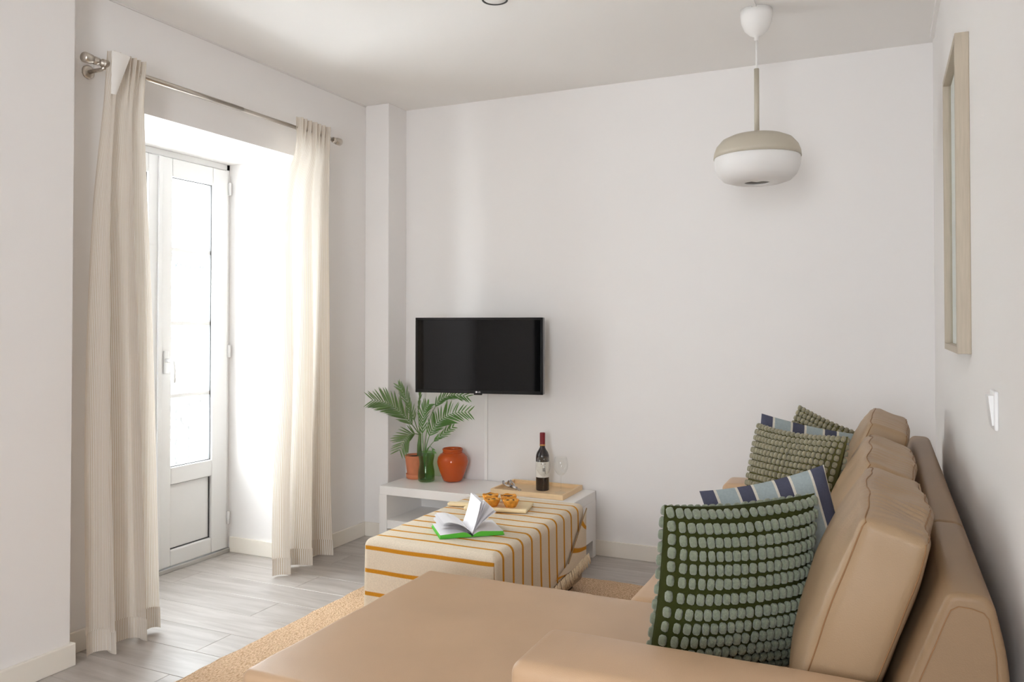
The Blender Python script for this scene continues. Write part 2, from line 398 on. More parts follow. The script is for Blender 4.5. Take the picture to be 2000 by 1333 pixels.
struct(box('trim_1', (XR - .016, 1.0, ZC - .02), (XR, YB - .12, ZC), CEIL, origin=(XR, 2, ZC - .02)))
struct(box('ceiling_shadow_line', (XL, YN, ZC - .008), (XL + .006, 4.1, ZC), mat('shadow_line_grey', (.70, .68, .66), .8), origin=(XL, 3, ZC)))  # grey strip painting the thin shadow line where wall meets ceiling

# ------------------------------------------------------------------ French door
dr = bpy.data.objects.new('door_1', None); COL.objects.link(dr); dr.location = (-3.42, 2.98, 0); dr['kind'] = 'structure'
dr['label'] = 'white plastic French door with four panes above a solid panel'
FX0, FX1 = -3.46, -3.395
boxes('door_frame', [((FX0, DY1 - .028, 0), (FX1, DY1, DZ)), ((FX0, DY0, 0), (FX1, DY0 + .028, DZ)), ((FX0, DY0, DZ - .035), (FX1, DY1, DZ))], PVC, dr, .004)
box('threshold', (-3.47, DY0, 0), (-3.37, DY1, .022), SILL, dr, .003)
GB = [2.06, 1.682, 1.293, .91, .54]
def leaf(y0, y1, name, handle):
    X0, X1 = -3.45, -3.378; st = .074
    g0, g1 = y0 + st, y1 - st - .04 if y1 > 3.2 else y1 - st
    lf = boxes(name, [((X0, y0, .026), (X1, g0, 2.158)), ((X0, g1, .026), (X1, y1, 2.158)), ((X0, g0, 2.06), (X1, g1, 2.158)),
                      ((X0, g0, .45), (X1, g1, .54)), ((X0, g0, .026), (X1, g1, .11))], PVC, dr, .006)
    boxes('gasket', [((X1 - .022, g0, .545), (X1 - .012, g0 + .004, 2.06)), ((X1 - .022, g1 - .004, .545), (X1 - .012, g1, 2.06)),
                     ((X1 - .022, g0, 2.056), (X1 - .012, g1, 2.06)), ((X1 - .022, g0, .54), (X1 - .012, g1, .544))], GASKET, lf)
    for k in range(4):
        box('pane', (-3.425, g0 - .01, GB[k + 1] - .01), (-3.419, g1 + .01, GB[k] + .01 if k == 0 else GB[k]), PANE, lf)
    for z in GB[1:4]: box('glazing_bar', (-3.44, g0, z - .012), (-3.395, g1, z + .012), PVC, lf, .004)
    pn = box('panel', (-3.44, g0 - .005, .105), (-3.400, g1 + .005, .455), PVC, lf)
    boxes('panel_gasket', [((-3.402, g0, .446), (-3.394, g1, .45)), ((-3.402, g1 - .005, .11), (-3.394, g1, .45)), ((-3.402, g0, .11), (-3.394, g1, .115))], GASKET, lf)
    if handle:
        h = box('handle', (-3.378, y0 + .018, 1.03), (-3.368, y0 + .046, 1.15), PVC, lf, .004)
        tube('lever', [(-3.37, y0 + .032, 1.10), (-3.335, y0 + .032, 1.10), (-3.328, y0 + .036, 1.095), (-3.327, y0 + .042, 1.06), (-3.327, y0 + .044, .985)], [.010, .010, .010, .0095, .008], PVC, lf)
    for z in (.16, 1.1, 2.02):
        if handle: tube('hinge', [(-3.372, y1 + .004, z), (-3.372, y1 + .004, z + .07)], .009, PVC, lf)
leaf(2.998, 3.466, 'door_leaf', True)
leaf(2.50, 2.992, 'door_leaf', False)
box('meeting_bead', (-3.378, 2.975, .03), (-3.366, 2.999, 2.155), PVC, dr, .003)

# ------------------------------------------------------------------ outside: balcony and the house across the street
blk = thing('balcony_railing', (-3.9, 3.0, -.02), 'wrought iron balcony railing with scrolls and a twisted bar outside the door', 'railing')
box('handrail', (-3.93, 2.2, .955), (-3.87, 4.3, .985), IRON, blk, .004)
box('bottom_rail', (-3.91, 2.2, .06), (-3.89, 4.3, .085), IRON, blk)
for k in range(-5, 3):
    yy = 3.68 + k * .26
    tube('bar', [(-3.9, yy, .07), (-3.9, yy, .72)], .008, IRON, blk)
    tw = []
    for i in range(60):
        a = i * .9; tw.append((-3.9 + .004 * math.cos(a), yy - .10 + .004 * math.sin(a), .07 + i * .0125))
    tube('twisted_bar', tw, [.009 + .004 * (i % 4 > 1) for i in range(60)], IRON, blk, 8)
    for s in (-1, 1):
        sc = []
        for i in range(30):
            a = i / 29 * 4.4; r = .062 - .045 * i / 29
            sc.append((-3.9, yy + s * (.012 + .055 - r * math.cos(a)), .80 - r * math.sin(a) * 1.1))
        tube('scroll', sc, .0065, IRON, blk, 6)
    tube('arch', [(-3.9, yy + .062 * math.cos(a), .72 - .06 * math.sin(a)) for a in [math.pi * i / 14 for i in range(15)]], .006, IRON, blk, 6)
box('balcony_slab', (-3.98, 2.2, -.14), (XO - .0, 4.3, -.02), FACADE, blk)
fc = thing('house_across_street', (-10.6, 9, -4), 'pale house front across the street seen through the door panes', 'house')
box('wall', (-11.0, 2.0, -4), (-10.5, 18.0, 5.2), FACADE, fc)
for yy in (6.2, 9.9, 13.6):
    w = box('window', (-10.52, yy - .42, 1.45), (-10.47, yy + .42, 2.35), FACWIN, fc)
    boxes('window_surround', [((-10.5, yy - .5, 1.38), (-10.42, yy - .42, 2.45)), ((-10.5, yy + .42, 1.38), (-10.42, yy + .5, 2.45)), ((-10.5, yy - .5, 2.35), (-10.42, yy + .5, 2.45))], FACADE, w)
    for i in range(9):
        tube('grille_bar', [(-10.44, yy - .4 + i * .1, 1.45), (-10.44, yy - .4 + i * .1, 2.3)], .007, FACTRIM, w, 6)
    for i in range(8):
        tube('grille_scroll', [(-10.44, yy - .35 + i * .1 + .04 * math.cos(a), 2.24 + .04 * math.sin(a)) for a in [j * math.pi / 5 for j in range(11)]], .007, FACTRIM, w, 6)
    w2 = box('window', (-10.52, yy - .42, 2.9), (-10.47, yy + .42, 4.2), mat('pale_shutter', (.2, .2, .2), .8), fc)
    for i in range(2): box('shutter_leaf', (-10.47, yy - .40 + i * .41, 2.92), (-10.44, yy - .01 + i * .41, 4.18), FACADE, w2)
box('cornice', (-10.5, 2.0, 1.08), (-10.36, 18.0, 1.20), FACTRIM, fc)
box('string_course', (-10.5, 2.0, .80), (-10.40, 18.0, .95), FACTRIM, fc)
box('roof', (-11.1, 2.0, 5.2), (-10.3, 18.0, 5.35), FACTRIM, fc)

# ------------------------------------------------------------------ curtain rod
rd = thing('curtain_rod', (-2.79, 2.9, 2.26), 'brushed steel curtain rod with barrel finials above the French door', 'curtain rod')
RX, RZ = -2.79, 2.318
def ylathe(name, prof, x, z, m, parent, seg=24):
    vs, fs = lathe_data([(r, t) for r, t in prof], (0, 0, 0), seg)
    return mesh_obj(name, [(x + v[0], v[2], z + v[1]) for v in vs], [f[::-1] for f in fs], m, parent, False, True)
tube('rod', [(RX, 2.16, RZ), (RX, 3.66, RZ)], .010, STEEL, rd, 16)
tube('outer_tube', [(RX, 2.16, RZ), (RX, 2.95, RZ)], .012, STEEL, rd, 16)
for y0, s in ((2.165, -1), (3.655, 1)):
    ylathe('finial', [(0, y0 - s * .006), (.015, y0 - s * .005), (.016, y0 + s * .014), (.012, y0 + s * .016), (.012, y0 + s * .022), (.019, y0 + s * .026), (.020, y0 + s * .042), (.021, y0 + s * .055), (.017, y0 + s * .062), (0, y0 + s * .063)], RX, RZ, STEEL, rd)
for yb in (2.20, 3.60):
    br = tube('bracket', [(XL, yb, RZ - .02), (RX - .02, yb, RZ - .02), (RX, yb, RZ - .014)], .008, STEEL, rd, 12)
    vs, fs = lathe_data([(0, 0), (.027, 0), (.027, .006), (.020, .010), (0, .011)], (0, 0, 0), 24)
    mesh_obj('wall_flange', [(XL + v[2], yb + v[0], RZ - .02 + v[1]) for v in vs], fs, STEEL, br, smooth=True) if False else \
        mesh_obj('wall_flange', [(XL + v[2], yb + v[0], RZ - .02 + v[1]) for v in vs], fs, STEEL, rd, smooth=True)
    ylathe('clamp_ring', [(.0125, yb - .012), (.0165, yb - .012), (.0165, yb + .012), (.0125, yb + .012)], RX, RZ, STEEL, rd)

# ------------------------------------------------------------------ curtains
def lerp(a, b, t): return a + (b - a) * t
def interp(tab, t):
    """Catmull-Rom through the table"""
    n = len(tab)
    for i in range(n - 1):
        (t0, v0), (t1, v1) = tab[i], tab[i + 1]
        if t <= t1 or i == n - 2:
            k = (t - t0) / (t1 - t0)
            m0 = (v1 - tab[i - 1][1]) / (t1 - tab[i - 1][0]) * (t1 - t0) if i > 0 else v1 - v0
            m1 = (tab[i + 2][1] - v0) / (tab[i + 2][0] - t0) * (t1 - t0) if i < n - 2 else v1 - v0
            return (2 * k ** 3 - 3 * k * k + 1) * v0 + (k ** 3 - 2 * k * k + k) * m0 + (3 * k * k - 2 * k ** 3) * v1 + (k ** 3 - k * k) * m1
def curtain(name, label, edgeA, edgeB, xtab, folds, amp, seed, hem=.10, ztop=2.372, zbot=.012, wid=1.35):
    rnd = random.Random(seed)
    th = thing(name, (-2.79, (edgeA[0][1] + edgeB[0][1]) / 2, 0), label, 'curtain', 'pair of striped curtains')
    ph = [rnd.uniform(0, 6.28) for _ in range(6)]
    if seed == 3: ph[2] = -1.6; ph[3] = -1.2
    def pos(u, v):
        z = lerp(ztop, zbot, v)
        ya, yb = interp(edgeA, v), interp(edgeB, v)
        fl = folds
        # fold phase drifts down the drop so the pleats merge and spread
        uu = u + .035 * math.sin(3 * v + ph[0]) * math.sin(math.pi * u) + .02 * math.sin(9 * u + ph[1]) * v
        A = interp(amp, v) * min(1, .25 + min(u, 1 - u) / .10)
        w1 = math.sin(2 * math.pi * fl * uu + ph[2])
        w2 = math.sin(2 * math.pi * fl * 2.1 * uu + ph[3] + 1.5 * v)
        fine = math.sin(2 * math.pi * fl * 3.0 * u + ph[4])
        pin = max(0, 1 - v / .09)
        x = interp(xtab, v) + A * (w1 * .75 + w2 * .25 * (1 - .5 * v)) * (1 - .55 * pin) + .015 * fine * pin
        x = max(x, XL + .018)
        y = lerp(ya, yb, u) + A * .45 * math.cos(2 * math.pi * fl * uu + ph[2]) * (1 - pin)
        z += .006 * math.sin(2 * math.pi * fl * uu + ph[5]) * v
        return (x, y, max(z, .006))
    v1 = .965
    sheet('panel', 150, 60, lambda u, v: pos(u, v * v1), CURTAIN, th, uvfn=lambda u, v: (u * wid, v * 2.36))
    sheet('hem', 150, 5, lambda u, v: Vector(pos(u, lerp(v1 - .002, 1, v))) + Vector((.004, 0, 0)), HEM, th, uvfn=lambda u, v: (u * wid, v * .1))
    return th, pos
cl_, posL = curtain('curtain', 'striped linen curtain on the left, hanging beside the thick wall edge',
        [(0, 2.205), (.08, 2.185), (.3, 2.13), (.6, 2.105), (1, 2.125)], [(0, 2.375), (.1, 2.37), (.5, 2.405), (1, 2.455)],
        [(0, -2.772), (.12, -2.77), (.5, -2.755), (1, -2.765)], 2.3, [(0, .008), (.12, .016), (.4, .042), (1, .058)], 3)
cr_, posR = curtain('curtain', 'striped linen curtain on the right of the French door, backlit',
        [(0, 3.325), (.07, 3.315), (.16, 3.235), (.3, 3.205), (.55, 3.20), (.8, 3.19), (1, 3.205)], [(0, 3.60), (.5, 3.585), (.8, 3.62), (1, 3.665)],
        [(0, -2.772), (.15, -2.775), (.5, -2.775), (1, -2.82)], 2.4, [(0, .008), (.15, .018), (.5, .040), (1, .062)], 11)
sheet('heading_tape', 8, 6, lambda u, v: (-2.752 + .006 * math.sin(u * 3) + .012 * v, lerp(2.20, lerp(2.285, 2.222, v), u) - .012 * v, lerp(2.366, 2.19, v)), LINING, cl_)

# ------------------------------------------------------------------ ceiling pendant
lp = thing('pendant_lamp', (-.489, 3.541, 1.88), 'white and beige round pendant lamp hanging from the ceiling', 'lamp')
LC = (-.489, 3.541, 0)
lathe('ceiling_cup', [(0, 2.628), (.066, 2.628), (.066, 2.60), (.062, 2.575), (.05, 2.545), (.03, 2.525), (.010, 2.515), (.010, 2.500), (0, 2.498)], LC, LAMPW, lp)
tube('cord', [(LC[0], LC[1], 2.50), (LC[0], LC[1], 2.375)], .004, LAMPW, lp)
tube('stem', [(LC[0], LC[1], 2.378), (LC[0], LC[1], 2.090)], .0105, LAMPB, lp, 20)
lathe('upper_shade', [(.0, 2.098), (.02, 2.098), (.06, 2.096), (.11, 2.088), (.145, 2.072), (.168, 2.045), (.178, 2.018), (.180, 1.996), (.177, 1.996), (.172, 2.02), (.15, 2.06), (.1, 2.08), (0, 2.085)], LC, LAMPB, lp, 64)
lathe('diffuser', [(.176, 2.0), (.1775, 1.985), (.174, 1.955), (.162, 1.925), (.14, 1.902), (.11, 1.892), (.055, 1.888), (.050, 1.892), (.055, 1.896), (.11, 1.899), (.14, 1.91), (.158, 1.93), (.168, 1.96), (.170, 2.0)], LC, OPAL, lp, 64)
lathe('bulb', [(0, 1.893), (.02, 1.897), (.032, 1.915), (.036, 1.935), (.025, 1.96), (.014, 1.985), (.014, 2.04), (0, 2.04)], LC, mat('bulb_glass', (.86, .85, .83), .2), lp)
cc = tag(box('cable_cover', (LC[0] - .009, 2.2, ZC - .009), (LC[0] + .009, LC[1] - .05, ZC), CEIL, origin=(LC[0], 2.9, ZC)), 'thin white cable cover running along the ceiling to the pendant', 'cable cover')
cs = thing('ceiling_spotlight', (-1.43, 2.925, ZC), 'small white ceiling fitting cut off by the top of the frame', 'ceiling light')
lathe('housing', [(0, -.022), (.045, -.022), (.05, -.018), (.05, 0), (0, 0)], (0, 0, 0), LAMPW, cs, local=True)
lathe('rim', [(.046, -.024), (.053, -.024), (.053, -.019), (.046, -.019)], (0, 0, 0), GASKET, cs, local=True)

# ------------------------------------------------------------------ picture and switch on the right wall
pf = thing('picture_frame', (XR, 2.775, 1.21), 'deep pale wood picture frame on the right wall above the sofa', 'picture frame')
PX, P0, P1, Z0, Z1 = .180, 2.525, 3.03, 1.207, 2.095; fw = .02
for nm, lo, hi in (('frame_side', (PX, P0, Z0), (XR, P0 + fw, Z1)), ('frame_side', (PX, P1 - fw, Z0), (XR, P1, Z1)),
                   ('frame_rail', (PX, P0 + fw, Z1 - fw), (XR, P1 - fw, Z1)), ('frame_rail', (PX, P0 + fw, Z0), (XR, P1 - fw, Z0 + fw))):
    box(nm, lo, hi, FRAMEW, pf, .0015)
box('mount_board', (XR - .012, P0 + fw, Z0 + fw), (XR - .006, P1 - fw, Z1 - fw), MATB, pf)
box('glazing', (XR - .018, P0 + fw, Z0 + fw), (XR - .016, P1 - fw, Z1 - fw), PANE, pf)
sw = thing('light_switch', (XR, 2.02, 1.06), 'white plastic light switch on the right wall', 'light switch')
box('plate', (XR - .008, 1.955, 1.065), (XR, 2.035, 1.148), SWITCH, sw, .003)
v = [(XR - .008, 1.967, 1.075), (XR - .008, 2.023, 1.075), (XR - .008, 2.023, 1.138), (XR - .008, 1.967, 1.138), (XR - .011, 1.967, 1.075), (XR - .011, 2.023, 1.075), (XR - .018, 2.023, 1.138), (XR - .018, 1.967, 1.138)]
mesh_obj('rocker', v, [(0, 1, 2, 3), (4, 7, 6, 5), (0, 4, 5, 1), (1, 5, 6, 2), (2, 6, 7, 3), (3, 7, 4, 0)], SWITCH, sw)

# ------------------------------------------------------------------ television
tv = thing('television', (-2.066, 4.02, .90), 'black flat television on a wall arm above the white bench', 'television', rotz=math.radians(10.2))
tw_, th_ = .372, .425
bm = bmesh.new(); add_box(bm, (-tw_, -.012, 0), (tw_, .032, th_), .004); bm_obj('casing', bm, BLACK, tv, True)
boxes_ = bmesh.new()
for lo, hi in (((-tw_, -.017, th_ - .014), (tw_, -.012, th_)), ((-tw_, -.017, 0), (tw_, -.012, .019)), ((-tw_, -.017, .019), (-tw_ + .013, -.012, th_ - .014)), ((tw_ - .013, -.017, .019), (tw_, -.012, th_ - .014))):
    add_box(boxes_, lo, hi, .002)
bz = bm_obj('bezel', boxes_, mat('gloss_bezel', (.010, .010, .011), .10), tv, True)
box('screen', (-tw_ + .012, -.0145, .017), (tw_ - .012, -.0125, th_ - .012), SCREEN, tv, local=True)
box('sensor_lip', (-.024, -.019, -.008), (.024, -.004, .004), BLACK, tv, .003, True)
def text_mesh(name, body, size, mtl, parent, mtx):
    c = bpy.data.curves.new(name, 'FONT'); c.body = body; c.size = size; c.align_x = 'CENTER'; c.align_y = 'CENTER'; c.extrude = .0003
    o = bpy.data.objects.new(name, c); COL.objects.link(o)
    dg = bpy.context.evaluated_depsgraph_get(); me = bpy.data.meshes.new_from_object(o.evaluated_get(dg))
    bpy.data.objects.remove(o); me.materials.clear(); me.materials.append(mtl); me.transform(mtx)
    n = bpy.data.objects.new(name, me); COL.objects.link(n); n.parent = parent; return n
text_mesh('logo_lettering', 'LG', .013, LOGO, tv, Matrix.Translation((.008, -.0178, .0085)) @ Matrix.Rotation(R90, 4, 'X'))
vs, fs = lathe_data([(0, 0), (.0052, 0), (.0052, .0006), (0, .0007)], (0, 0, 0), 16)
mesh_obj('logo_disc', [(-.008 + v[0], -.0172 - v[2], .0085 + v[1]) for v in vs], fs, LOGO, tv, True)
arm_ = box('wall_arm', (-.03, .032, .14), (.03, .06, .28), BLACK, tv, .003, True)
tube('mount_arm', [(0, .05, .21), (.03, .15, .21), (.045, .262, .21)], .014, BLACK, tv, local=True)
tag(box('cable_channel', (-2.168, YB - .012, .36), (-2.146, YB, .93), WHITEL, origin=(-2.157, YB, .36), bev=.003), 'vertical white cable channel on the back wall under the television', 'cable channel')

# ------------------------------------------------------------------ TV bench
tb = thing('tv_bench', (-2.06, 4.09, 0), 'low white bench with an open shelf under the television', 'tv bench')
BX0, BX1, BY0, BY1, BZ = -2.642, -1.468, 3.895, YB - .016, .360
box('top', (BX0, BY0, BZ - .05), (BX1, BY1, BZ), WHITEL, tb, .002)
for a, b_ in ((BX0, BX0 + .05), (BX1 - .05, BX1)):
    boxes('side', [((a, BY0, .095), (b_, BY1, BZ - .05)), ((a, BY0, 0), (b_, BY0 + .05, .095)), ((a, BY1 - .05, 0), (b_, BY1, .095))], WHITEL, tb)
box('shelf', (BX0 + .05, BY0 + .004, .118), (BX1 - .05, BY1, .168), WHITEL, tb, .002)
box('divider', (-2.08, BY0 + .012, .168), (-2.05, BY1, BZ - .05), WHITEL, tb)
box('back_panel', (BX0 + .05, BY1 - .006, .168), (BX1 - .05, BY1, BZ - .05), WHITEL, tb)
tag(tube('power_cable', [(-2.27, 4.26, .33 - .025), (-2.25, 4.18, .295), (-2.232, 4.10, .265), (-2.21, 4.06, .22), (-2.17, 4.08, .176), (-2.12, 4.15, .172)], .004, CABLE, origin=(-2.2, 4.1, .17)), 'black power cable drooping inside the white bench', 'cable')

# ------------------------------------------------------------------ palms
leafm = {}
def leaflet_mesh(m, L):
    k = (m.name, L)
    if k not in leafm:
        vs, fs = [], []; n = 6
        for i in range(n + 1):
            t = i / n; w = .0052 * L / .09 * math.sin(math.pi * min(1, .12 + t * .88)) ** .7 if i < n else 0
            dz = -.10 * L * t * t
            vs += [(-w, t * L, dz + .15 * w), (0, t * L, dz - .25 * w), (w, t * L, dz + .15 * w)]
        for i in range(n):
            a = i * 3; fs += [(a, a + 1, a + 4, a + 3), (a + 1, a + 2, a + 5, a + 4)]
        me = bpy.data.meshes.new('leaflet'); me.from_pydata(vs, [], fs); me.materials.append(m)
        me.polygons.foreach_set('use_smooth', [True] * len(fs)); leafm[k] = me
    return leafm[k]
def frond(parent, pts, start, m, nl, Lmax, spread, rnd, side=None):
    """pts: world control points of the rachis; leaflets from fraction start to the tip"""
    P = [Vector(p) for p in pts]
    def bez(t):
        a = [p.copy() for p in P]
        while len(a) > 1: a = [a[i].lerp(a[i + 1], t) for i in range(len(a) - 1)]
        return a[0]
    ra = [bez(i / 18) for i in range(19)]
    fr = tube('frond', ra, [.0034 - .0027 * i / 18 for i in range(19)], STEM if m is None else m, parent, 6)
    base = wloc(parent)
    for i in range(nl):
        t = start + (1 - start) * (i + .5) / nl
        p = bez(t); d = (bez(min(1, t + .02)) - bez(t - .02)).normalized()
        view = Vector((.45, -.89, .05))                        # blade of the frond roughly faces the room
        s = d.cross(side or view).normalized()
        L = Lmax * (.45 + .9 * math.sin(math.pi * (.12 + .80 * (t - start) / (1 - start))) * .62)
        for sg in (-1, 1):
            q = (d * math.cos(spread) + s * sg * math.sin(spread)).normalized()
            q = (q + Vector((rnd.uniform(-.08, .08), rnd.uniform(-.12, .12), rnd.uniform(-.06, .06)))).normalized()
            zax = (side or view) + Vector((rnd.uniform(-.5, .5), 0, rnd.uniform(.1, .8))); zax = (zax - q * zax.dot(q)).normalized()
            xax = q.cross(zax)
            o = bpy.data.objects.new('leaflet', leaflet_mesh(m, .09)); COL.objects.link(o); o.parent = fr
            Ls = L / .09 * rnd.uniform(.85, 1.12)
            mt = Matrix((xax, q, zax)).transposed().to_4x4()
            o.matrix_local = Matrix.Translation(p - base) @ mt @ Matrix.Diagonal((max(.75, Ls * .8), Ls, Ls, 1))
    return fr
rp_ = random.Random(5)
YP = 4.175
pp = thing('potted_palm', (-2.572, YP, BZ), 'palm in a terracotta pot at the left end of the white bench', 'potted plant')
PC = (-2.572, YP, BZ)
lathe('pot', [(0, .012), (.048, .012), (.050, .02), (.064, .135), (.065, .14), (.061, .14), (.058, .128), (0, .126)], PC, TERRA, pp, 40)
lathe('saucer', [(0, 0), (.050, 0), (.055, .004), (.058, .03), (.054, .03), (.051, .014), (0, .013)], PC, TERRA, pp, 40)
lathe('soil', [(0, .130), (.058, .128)], PC, SOIL, pp, 30)
tube('trunk', [(-2.545, YP, .485), (-2.543, YP - .005, .56), (-2.535, YP - .01, .63)], [.016, .0135, .008], LEAF, pp)
def fp(x, y, Y=YP):
    """a pixel of the photograph at depth Y"""
    c, s_ = math.cos(math.radians(24.83)), math.sin(math.radians(24.83)); th0 = math.radians(.87)
    f_ = Vector((-s_ * math.cos(th0), c * math.cos(th0), math.sin(th0))); r_ = Vector((c, s_, 0)); u_ = r_.cross(f_)
    d = f_ + r_ * ((x - 1000) / 1573) - u_ * ((y - 609) / 1573)
    return Vector((0, 0, 1.29)) + d * (Y / d.y)
# fronds leaving the pot: big left one, low left one, upright one
frond(pp, [(-2.538, YP, .62), fp(808, 838), fp(794, 806, 4.12), fp(762, 782, 4.06), fp(726, 782, 4.0)], .26, LEAF, 20, .118, .66, rp_)
frond(pp, [(-2.538, YP, .62), fp(816, 850, 4.13), fp(806, 840, 4.08), fp(792, 852, 4.05), fp(780, 882, 4.02)], .34, LEAF, 13, .10, .74, rp_)
frond(pp, [(-2.538, YP, .62), fp(812, 840), fp(806, 800, 4.14), fp(792, 770, 4.12), fp(779, 754, 4.1)], .32, LEAF, 13, .075, .42, rp_)
frond(pp, [(-2.538, YP, .62), fp(817, 830), fp(816, 800), fp(820, 770), fp(825, 742, 4.16)], .45, LEAF, 10, .05, .14, rp_)

# green glass vase holding more palm stems
gv = thing('green_glass_vase', (-2.458, 4.11, BZ), 'narrow waisted green glass vase in front of the terracotta pot', 'vase')
VC = (-2.458, 4.11, BZ)
lathe('glass', [(0, .004), (.044, .004), (.049, .010), (.050, .03), (.049, .06), (.044, .085), (.041, .105), (.043, .125), (.048, .15), (.049, .175), (.046, .175), (.045, .15), (.040, .125), (.038, .105), (.041, .085), (.046, .06), (.047, .03), (.045, .016), (0, .014)], VC, GREENG, gv, 40)
sp_ = thing('palm_sprays', (-2.458, 4.11, BZ + .015), 'green palm sprays standing in the green glass vase', 'palm sprays')
SB = Vector((-2.462, 4.11, BZ + .018)); SM = fp(826, 882, 4.11)
frond(sp_, [SB, SM, fp(830, 840, 4.11), fp(838, 775, 4.10), fp(870, 762, 4.06), fp(914, 776, 4.02)], .60, LEAF2, 13, .085, .42, rp_)
frond(sp_, [SB, SM, fp(832, 848, 4.11), fp(848, 822, 4.08), fp(872, 800, 4.03), fp(918, 806, 3.98)], .40, LEAF2, 19, .105, .66, rp_)
frond(sp_, [SB, SM, fp(834, 872, 4.1), fp(848, 862, 4.09), fp(862, 848, 4.06), fp(886, 834, 4.02)], .55, LEAF2, 9, .06, .38, rp_)
frond(sp_, [SB, SM, fp(824, 850, 4.11), fp(822, 820, 4.1), fp(828, 800, 4.08), fp(838, 790, 4.06)], .42, LEAF2, 12, .075, .5, rp_)
frond(sp_, [SB, SM, fp(834, 872, 4.1), fp(840, 866, 4.1), fp(845, 876, 4.09), fp(848, 884, 4.08)], .75, LEAF2, 2, .03, .3, rp_)

ov = thing('amber_vase', (-2.323, 4.185, BZ), 'rounded orange amber glass vase on the white bench', 'vase')
lathe('glass', [(0, .004), (.045, .002), (.056, .006), (.062, .02), (.078, .06), (.090, .098), (.0925, .12), (.087, .145), (.072, .163), (.058, .170), (.054, .176), (.060, .182), (.061, .192), (.058, .1945), (.055, .192), (.050, .176), (.056, .166), (.083, .143), (.0885, .12), (.086, .098), (.074, .06), (.058, .02), (.05, .012), (0, .010)], (-2.323, 4.185, BZ), AMBER, ov, 48)
lathe('rim_ring', [(.0555, .168), (.060, .171), (.0605, .175), (.056, .178)], (-2.323, 4.185, BZ), AMBER, ov, 48)

# ------------------------------------------------------------------ tray, bottle, glasses, corkscrew
tr = thing('wooden_tray', (-1.75, 4.115, BZ), 'rectangular pale wooden tray on the right end of the white bench', 'tray')
TX0, TX1, TY0, TY1 = -1.965, -1.540, 3.965, 4.268
box('base', (TX0 + .01, TY0 + .01, BZ), (TX1 - .01, TY1 - .01, BZ + .008), BIRCH, tr)
for lo, hi in (((TX0, TY0, BZ), (TX1, TY0 + .013, BZ + .028)), ((TX0, TY1 - .013, BZ), (TX1, TY1, BZ + .028)), ((TX0, TY0 + .013, BZ), (TX0 + .013, TY1 - .013, BZ + .028)), ((TX1 - .013, TY0 + .013, BZ), (TX1, TY1 - .013, BZ + .028))):
    box('rim', lo, hi, BIRCH, tr, .002)
TZ = BZ + .008
wb = thing('wine_bottle', (-1.727, 4.135, TZ), 'dark red wine bottle with a red capsule on the wooden tray', 'bottle')
WC = (-1.727, 4.135, TZ)
lathe('glass_body', [(0, .002), (.034, .001), (.037, .005), (.0372, .18), (.036, .195), (.030, .212), (.020, .226), (.0145, .238), (.0140, .262), (0, .262)], WC, BOTTLE, wb, 40)
lathe('capsule', [(.0148, .250), (.0150, .31), (.0152, .313), (.014, .318), (0, .3185)], WC, CAPSULE, wb, 32)
lathe('capsule_band', [(.0150, .246), (.0156, .247), (.0156, .253), (.0150, .254)], WC, GOLD, wb, 32)
def on_bottle(a, z, r=.0378): return (WC[0] + r * math.sin(a), WC[1] - r * math.cos(a), TZ + z)
a0 = .40
sheet('label', 24, 2, lambda u, v: on_bottle(a0 - 1.25 + 2.5 * u, .075 + .085 * v), LABELP, wb)
lbl = [o for o in wb.children if o.name.startswith('label')][0]
def wscrib(pts, r=.0009):
    tube('ink_mark', [on_bottle(a0 + x, z, .0382) for x, z in pts], r, INK, lbl, 5)
wscrib([(.0 + .05 * math.sin(i * 1.3) + i * .028, .118 + .010 * math.cos(i * 1.3)) for i in range(14)])
wscrib([(.30 + .03 * i, .140 - .011 * i) for i in range(5)], .0013)
wscrib([(-.25, .150), (.45, .150)], .0016); wscrib([(-.15, .089), (.35, .089)], .0006)
gprof = [(.032, .001), (.034, .0015), (.030, .004), (.012, .008), (.005, .014), (.0042, .03), (.0042, .085), (.006, .093), (.018, .102), (.031, .117), (.038, .135), (.0395, .152), (.037, .172), (.0325, .198), (.0318, .198), (.0362, .172), (.0387, .152), (.0372, .135), (.030, .118), (.017, .1035), (.0, .100)]
gl_ = []
for (gx, gy, lab) in ((-1.604, 4.10, 'empty wine glass standing alone at the right of the tray'), (-1.684, 4.045, 'empty wine glass standing in front of the wine bottle')):
    g = thing('wine_glass', (gx, gy, TZ), lab, 'wine glass', 'wine glasses on the tray')
    lathe('bowl', gprof[7:], (gx, gy, TZ), WINEG, g, 40)
    lathe('stem_and_foot', [(0, .0005)] + gprof[:8] + [(0, .094)], (gx, gy, TZ), WINEG, g, 32)
ck = thing('corkscrew', (-1.895, 4.09, TZ), 'chrome winged corkscrew lying on the wooden tray', 'corkscrew', rotz=math.radians(-38))
tube('barrel', [(0, 0, .014), (.055, 0, .013)], .010, CHROME, ck, 14, True)
hel = [(.055 + .0009 * i, .0045 * math.cos(i * .55), .013 + .0045 * math.sin(i * .55)) for i in range(60)]
tube('worm', hel, .0014, CHROME, ck, 6, True)
tube('handle_ring', [(-.03 + .016 * math.cos(a), .0, 0.024 + .016 * math.sin(a)) for a in [2 * math.pi * i / 20 for i in range(21)]], .0045, CHROME, ck, 8, True)
for s in (-1, 1):
    tube('wing', [(.005, s * .010, .016), (-.012, s * .024, .018), (-.045, s * .028, .024), (-.06, s * .022, .034)], [.004, .005, .006, .007], CHROME, ck, 8, True)
tube('rack', [(-.02, 0, .015), (.005, 0, .014)], .005, CHROME, ck, 8, True)

